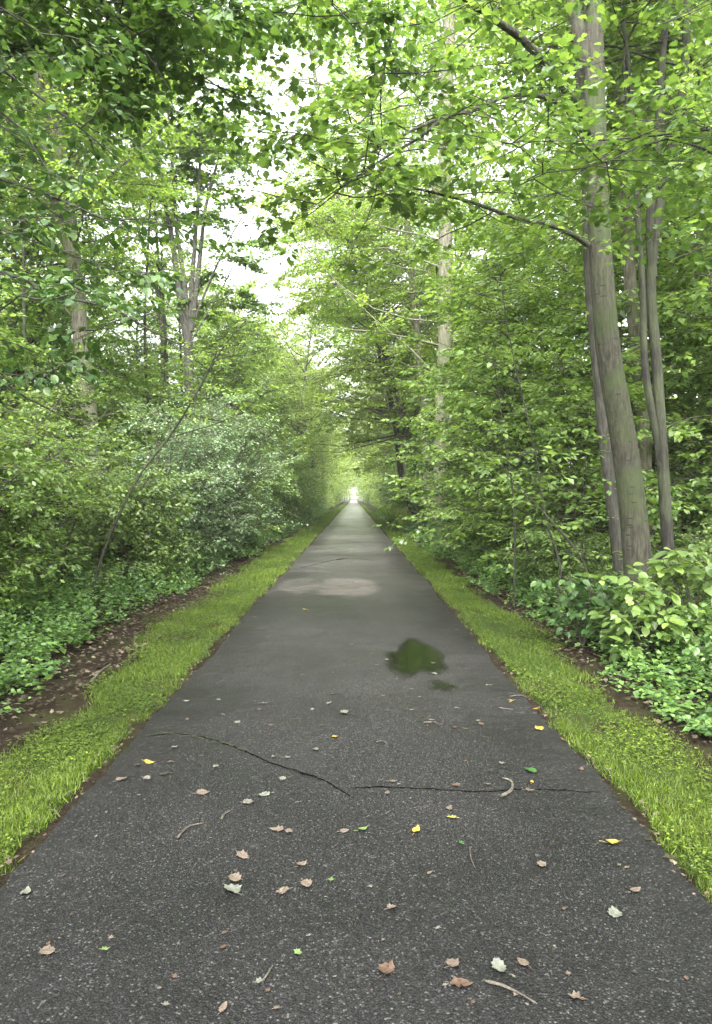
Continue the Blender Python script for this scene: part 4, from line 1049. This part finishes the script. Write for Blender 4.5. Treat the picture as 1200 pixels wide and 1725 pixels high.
FL = [
 (250, 1287, 'yellow', .085, 'yellow leaf lying left below the start of the long crack', 'oval'),
 (702, 1406, 'yellow', .07, 'rounded yellow leaf near the centre of the path below the cracks', 'oval'),
 (1038, 1427, 'yellow', .075, 'folded yellow leaf standing on edge at the right side of the path', 'oval'),
 (611, 1405, 'lime', .055, 'small bright green leaf left of the rounded yellow leaf', 'oval'),
 (898, 1303, 'green', .085, 'dark green leaf just above the straight crack', 'maple'),
 (911, 1231, 'yellow', .07, 'thin yellow leaf by the right path edge above the dark green leaf', 'maple'),
 (515, 1028, 'yellow', .085, 'small yellow leaf below the worn pale patches', 'oval'),
 (388, 1508, 'silver', .085, 'torn pale green leaf in the lower left', 'maple'),
 (395, 1490, 'tan', .07, 'pinkish leaf touching the torn pale green leaf', 'maple'),
 (408, 1449, 'tan', .07, 'pinkish tan leaf below the dark curved twig', 'maple'),
 (466, 1405, 'tan', .07, 'larger of two touching pink leaves left of centre', 'maple'),
 (486, 1408, 'tan', .05, 'smaller of two touching pink leaves left of centre', 'maple'),
 (508, 1465, 'tan', .05, 'small tan leaf alone left of centre', 'maple'),
 (474, 1512, 'tan', .06, 'tan leaf right of the torn pale green leaf', 'maple'),
 (516, 1500, 'tan', .055, 'tan leaf tilted right of the torn pale green leaf', 'maple'),
 (580, 1407, 'tan', .045, 'tan scrap left of the small bright green leaf', 'maple'),
 (38, 1510, 'silver', .065, 'pale leaf near the left path edge at the bottom', 'oval'),
 (75, 1611, 'tan', .06, 'tan leaf in the lower left corner of the path', 'maple'),
 (340, 1340, 'tan', .075, 'pale brown leaf left of centre under the long crack', 'maple'),
 (418, 1357, 'pale', .07, 'flat pale leaf beside a light green one under the long crack', 'maple'),
 (444, 1344, 'silver', .07, 'light green torn leaf under the long crack', 'maple'),
 (475, 1318, 'silver', .05, 'whitish leaf just below the long crack', 'maple'),
 (202, 1316, 'tan', .065, 'curled brownish leaf near the left path edge', 'maple'),
 (245, 1315, 'pale', .055, 'dull leaf right of the curled brownish leaf', 'maple'),
 (275, 1307, 'dark', .06, 'dark brown leaf below the yellow leaf on the left', 'oval'),
 (230, 1292, 'dark', .05, 'dark leaf touching the yellow leaf on the left', 'oval'),
 (284, 1287, 'brown', .04, 'little brown leaf right of the yellow leaf on the left', 'maple'),
 (292, 1262, 'pale', .045, 'pale leaf between the crack and the yellow leaf on the left', 'maple'),
 (362, 1295, 'pale', .05, 'grey curled leaf just left under the crack bend', 'maple'),
 (580, 1206, 'silver', .075, 'white star shaped leaf above the cracks at the centre', 'maple'),
 (565, 1246, 'yellow', .045, 'cream leaf below the white star shaped leaf', 'maple'),
 (445, 1187, 'pale', .06, 'pale leaf on the upper left of the path above the crack', 'maple'),
 (532, 1268, 'pale', .045, 'pale leaf right above the crack', 'maple'),
 (460, 1279, 'pale', .04, 'pale scrap lying on the upper rim of the long crack', 'maple'),
 (484, 1281, 'silver', .04, 'whitish scrap close right of the crack middle', 'maple'),
 (555, 1188, 'pale', .05, 'pale leaf left above the white star shaped leaf', 'maple'),
 (848, 1290, 'silver', .055, 'white leaf above left of the dark green leaf', 'maple'),
 (663, 1322, 'tan', .05, 'orange tan leaf on the straight crack', 'oval'),
 (653, 1342, 'tan', .045, 'tan leaf just under the straight crack', 'oval'),
 (763, 1383, 'yellow', .05, 'yellowish torn leaf right of centre under the straight crack', 'maple'),
 (759, 1369, 'tan', .04, 'tan scrap above the yellowish torn leaf', 'maple'),
 (770, 1328, 'brown', .05, 'brown leaf lying on the straight crack', 'maple'),
 (825, 1326, 'tan', .035, 'round tan scrap left of the curled strip of bark', 'oval'),
 (899, 1322, 'yellow', .04, 'orange yellow scrap just below the dark green leaf', 'oval'),
 (895, 1336, 'tan', .05, 'flat tan leaf on the right half of the straight crack', 'maple'),
 (983, 1300, 'brown', .04, 'reddish leaf near the right path edge', 'oval'),
 (952, 1249, 'brown', .06, 'brown leaf at the right path edge below the thin yellow leaf', 'oval'),
 (812, 1223, 'brown', .06, 'flat brown leaf right of centre below the puddle', 'maple'),
 (783, 1230, 'pale', .035, 'tiny cream scrap left of the flat brown leaf', 'oval'),
 (904, 1196, 'yellow', .05, 'yellowish leaf by the right edge above the thin yellow leaf', 'oval'),
 (864, 1182, 'yellow', .04, 'small yellowish leaf right of the puddle', 'oval'),
 (823, 1156, 'silver', .05, 'white leaf right below the puddle', 'maple'),
 (733, 1137, 'silver', .055, 'white leaf at the lower rim of the puddle', 'maple'),
 (652, 1114, 'silver', .06, 'white leaf at the left rim of the puddle', 'maple'),
 (786, 1129, 'brown', .04, 'small red brown leaf right of the puddle', 'oval'),
 (313, 1183, 'silver', .05, 'silvery leaf by the left path edge above the crack', 'oval'),
 (368, 1181, 'pale', .045, 'pale leaf a little right of the silvery leaf at the left edge', 'maple'),
 (1041, 1548, 'silver', .07, 'white crumpled leaf at the lower right', 'maple'),
 (1076, 1508, 'tan', .055, 'orange tan leaf above the white crumpled leaf', 'oval'),
 (917, 1466, 'tan', .05, 'dull tan leaf right of centre', 'maple'),
 (766, 1636, 'tan', .06, 'cream and pink leaf at the bottom right of centre', 'maple'),
 (845, 1646, 'silver', .065, 'whitish leaf at the bottom beside the pale brown one', 'maple'),
 (886, 1634, 'tan', .055, 'pale brown leaf at the bottom right of the whitish one', 'oval'),
 (653, 1648, 'brown', .075, 'large pinkish brown leaf at the bottom centre', 'maple'),
 (780, 1672, 'brown', .07, 'faint brown leaf under the cream and pink leaf', 'maple'),
 (973, 1693, 'tan', .04, 'small square cream leaf scrap at the bottom right', 'small'),
 (373, 1713, 'tan', .045, 'orange brown scrap at the bottom left of centre', 'oval'),
 (373, 1608, 'brown', .035, 'small red brown scrap low on the left half', 'oval'),
 (661, 1540, 'tan', .04, 'pale pinkish scrap low in the centre', 'maple'),
 (725, 1480, 'tan', .03, 'tan scrap below the rounded yellow leaf', 'oval'),
 (433, 1667, 'silver', .03, 'small white scrap low on the left half', 'small'),
 (501, 1619, 'lime', .035, 'pale green scrap low left of centre', 'small'),
 (558, 1491, 'lime', .035, 'pale green scrap under the small bright green leaf', 'small'),
 (174, 1608, 'lime', .03, 'pale green scrap low near the left side', 'small'),
 (780, 1428, 'green', .04, 'dull green leaf beside the thin upright twig', 'oval'),
 (703, 876 + 44, 'silver', .16, 'white scrap lying far up on the right half of the path', 'maple'),
]
for q in FL: fallen(q[0], q[1], q[2], q[3] * 1.0, q[4], q[5], curl=.9 if 'standing' in q[4] else .6)
r = random.Random(91)
for k in range(60):
    py0 = 905 + 360 * r.random() ** 1.1; Yc = CH * F / (py0 - HZ)
    px0 = VX + r.uniform(PL + .1, PR - .1) * F / Yc
    fallen(px0, py0, r.choice(['pale', 'tan', 'silver', 'pale', 'brown', 'dark']), r.uniform(.025, .055), 'tiny dry leaf scrap scattered on the asphalt', r.choice(['maple', 'small']), group='tiny leaf scraps on the path', seed=1000 + k)
for k in range(50):
    py0 = 1240 + 480 * r.random() ** .8; Yc = CH * F / (py0 - HZ)
    px0 = VX + r.uniform(max(PL + .05, -.5 * Yc), min(PR - .05, .5 * Yc)) * F / Yc
    fallen(px0, py0, r.choice(['pale', 'tan', 'silver', 'brown', 'dark']), r.uniform(.012, .024), 'tiny dry leaf scrap scattered on the asphalt', 'small', group='tiny leaf scraps on the path', seed=2000 + k)

def twig(pts, rad, label, mat='twig'):
    P = np.array([G(*q, z=.02) for q in pts]); P[:, 2] = [float(pz(x)) + rad + .001 for x in P[:, 0]]
    d = np.r_[0, np.cumsum(np.linalg.norm(np.diff(P, axis=0), axis=1))]; u = np.linspace(0, d[-1], 14)
    Q = catmull(P, d, u); c = Q[0].copy(); c[2] = 0
    rr = rad * np.linspace(1, .5, 14) * np.r_[.5, np.ones(12), .5]
    b = MB(); b.tubes((Q - c)[None], rr[None], 6)
    o = b.build('twig', M[mat], smooth=True); o.location = c; meta(o, label, 'twig')
twig([(296, 1420), (305, 1408), (318, 1398), (342, 1393)], .006, 'dark curved twig on the left half of the path below the long crack')
twig([(371, 1388), (378, 1377), (387, 1372)], .006, 'short dark stub right of the dark curved twig')
twig([(794, 1434), (795, 1450), (800, 1465), (805, 1474)], .0035, 'thin upright pale twig right of the rounded yellow leaf')
twig([(820, 1668), (850, 1676), (880, 1690), (910, 1708)], .006, 'long dark twig at the bottom right of centre')
twig([(714, 1221), (735, 1221), (742, 1226), (748, 1221)], .006, 'forked dark twig below the puddle')
twig([(634, 1255), (645, 1253), (653, 1258)], .005, 'small curved twig left below the forked dark twig')
twig([(846, 1349), (862, 1340), (866, 1330), (860, 1320), (848, 1317)], .010, 'curled brown strip of bark lying on the straight crack', 'bark_light')
twig([(440, 1668), (452, 1650), (458, 1640)], .004, 'short dark twig low on the left half of the path')
twig([(566, 944), (580, 942), (596, 944)], .02, 'dark stick lying across the path far above the worn pale patches')
twig([(860, 1176), (880, 1174), (893, 1177)], .006, 'short twig at the right path edge level with the puddle')
twig([(842, 1195), (856, 1197), (866, 1198)], .005, 'tiny twig right of centre near the right edge below the puddle')
M['stick'] = M['bark_light']
def gtwig(P, rad, label):
    P = np.array(P, float); d = np.r_[0, np.cumsum(np.linalg.norm(np.diff(P, axis=0), axis=1))]; Q = catmull(P, d, np.linspace(0, d[-1], 12)); c = Q[0].copy(); c[2] = 0
    b = MB(); b.tubes((Q - c)[None], (rad * np.linspace(1, .5, 12))[None], 6); o = b.build('stick', M['stick'], smooth=True); o.location = c; meta(o, label, 'stick')
X0, Y0_, _ = G(150, 1158); X1, Y1_, _ = G(185, 1125)
gtwig([(X0, Y0_, .03), ((X0 + X1) / 2, (Y0_ + Y1_) / 2, .05), (X1, Y1_, .03)], .012, 'curved pale stick on the bare soil left of the verge')
X0, Y0_, _ = G(1010, 1140); X1, Y1_, _ = G(1062, 1168)
gtwig([(X0, Y0_, .03), ((X0 + X1) / 2, (Y0_ + Y1_) / 2, .05), (X1, Y1_, .03)], .01, 'pale dead stick on the bare soil right of the verge')

for o in scn.objects:
    if 'used' in o: del o['used']

# ------------------------------------------------------------------ damp summer air
def haze():
    m = bpy.data.materials.new('haze'); m.use_nodes = True; t = m.node_tree; t.nodes.clear()
    v = N(t, 'ShaderNodeVolumePrincipled'); v.inputs['Color'].default_value = (.93, .95, .92, 1); v.inputs['Density'].default_value = HAZE; v.inputs['Anisotropy'].default_value = .2
    o = N(t, 'ShaderNodeOutputMaterial'); t.links.new(v.outputs[0], o.inputs['Volume'])
    X, Y0, Y1, Z0, Z1 = 3100, -70, 5100, -1.0, 26
    V = [(x, y, z) for z in (Z0, Z1) for x, y in ((-X, Y0), (X, Y0), (X, Y1), (-X, Y1))]
    b = MB(); b.add(V, [(3, 2, 1, 0), (4, 5, 6, 7), (0, 1, 5, 4), (1, 2, 6, 5), (2, 3, 7, 6), (3, 0, 4, 7)])
    meta(b.build('haze', m), 'thin pale damp air filling the wood and paling the far end of the path', 'haze', kind='stuff')
HAZE = .0008
haze()
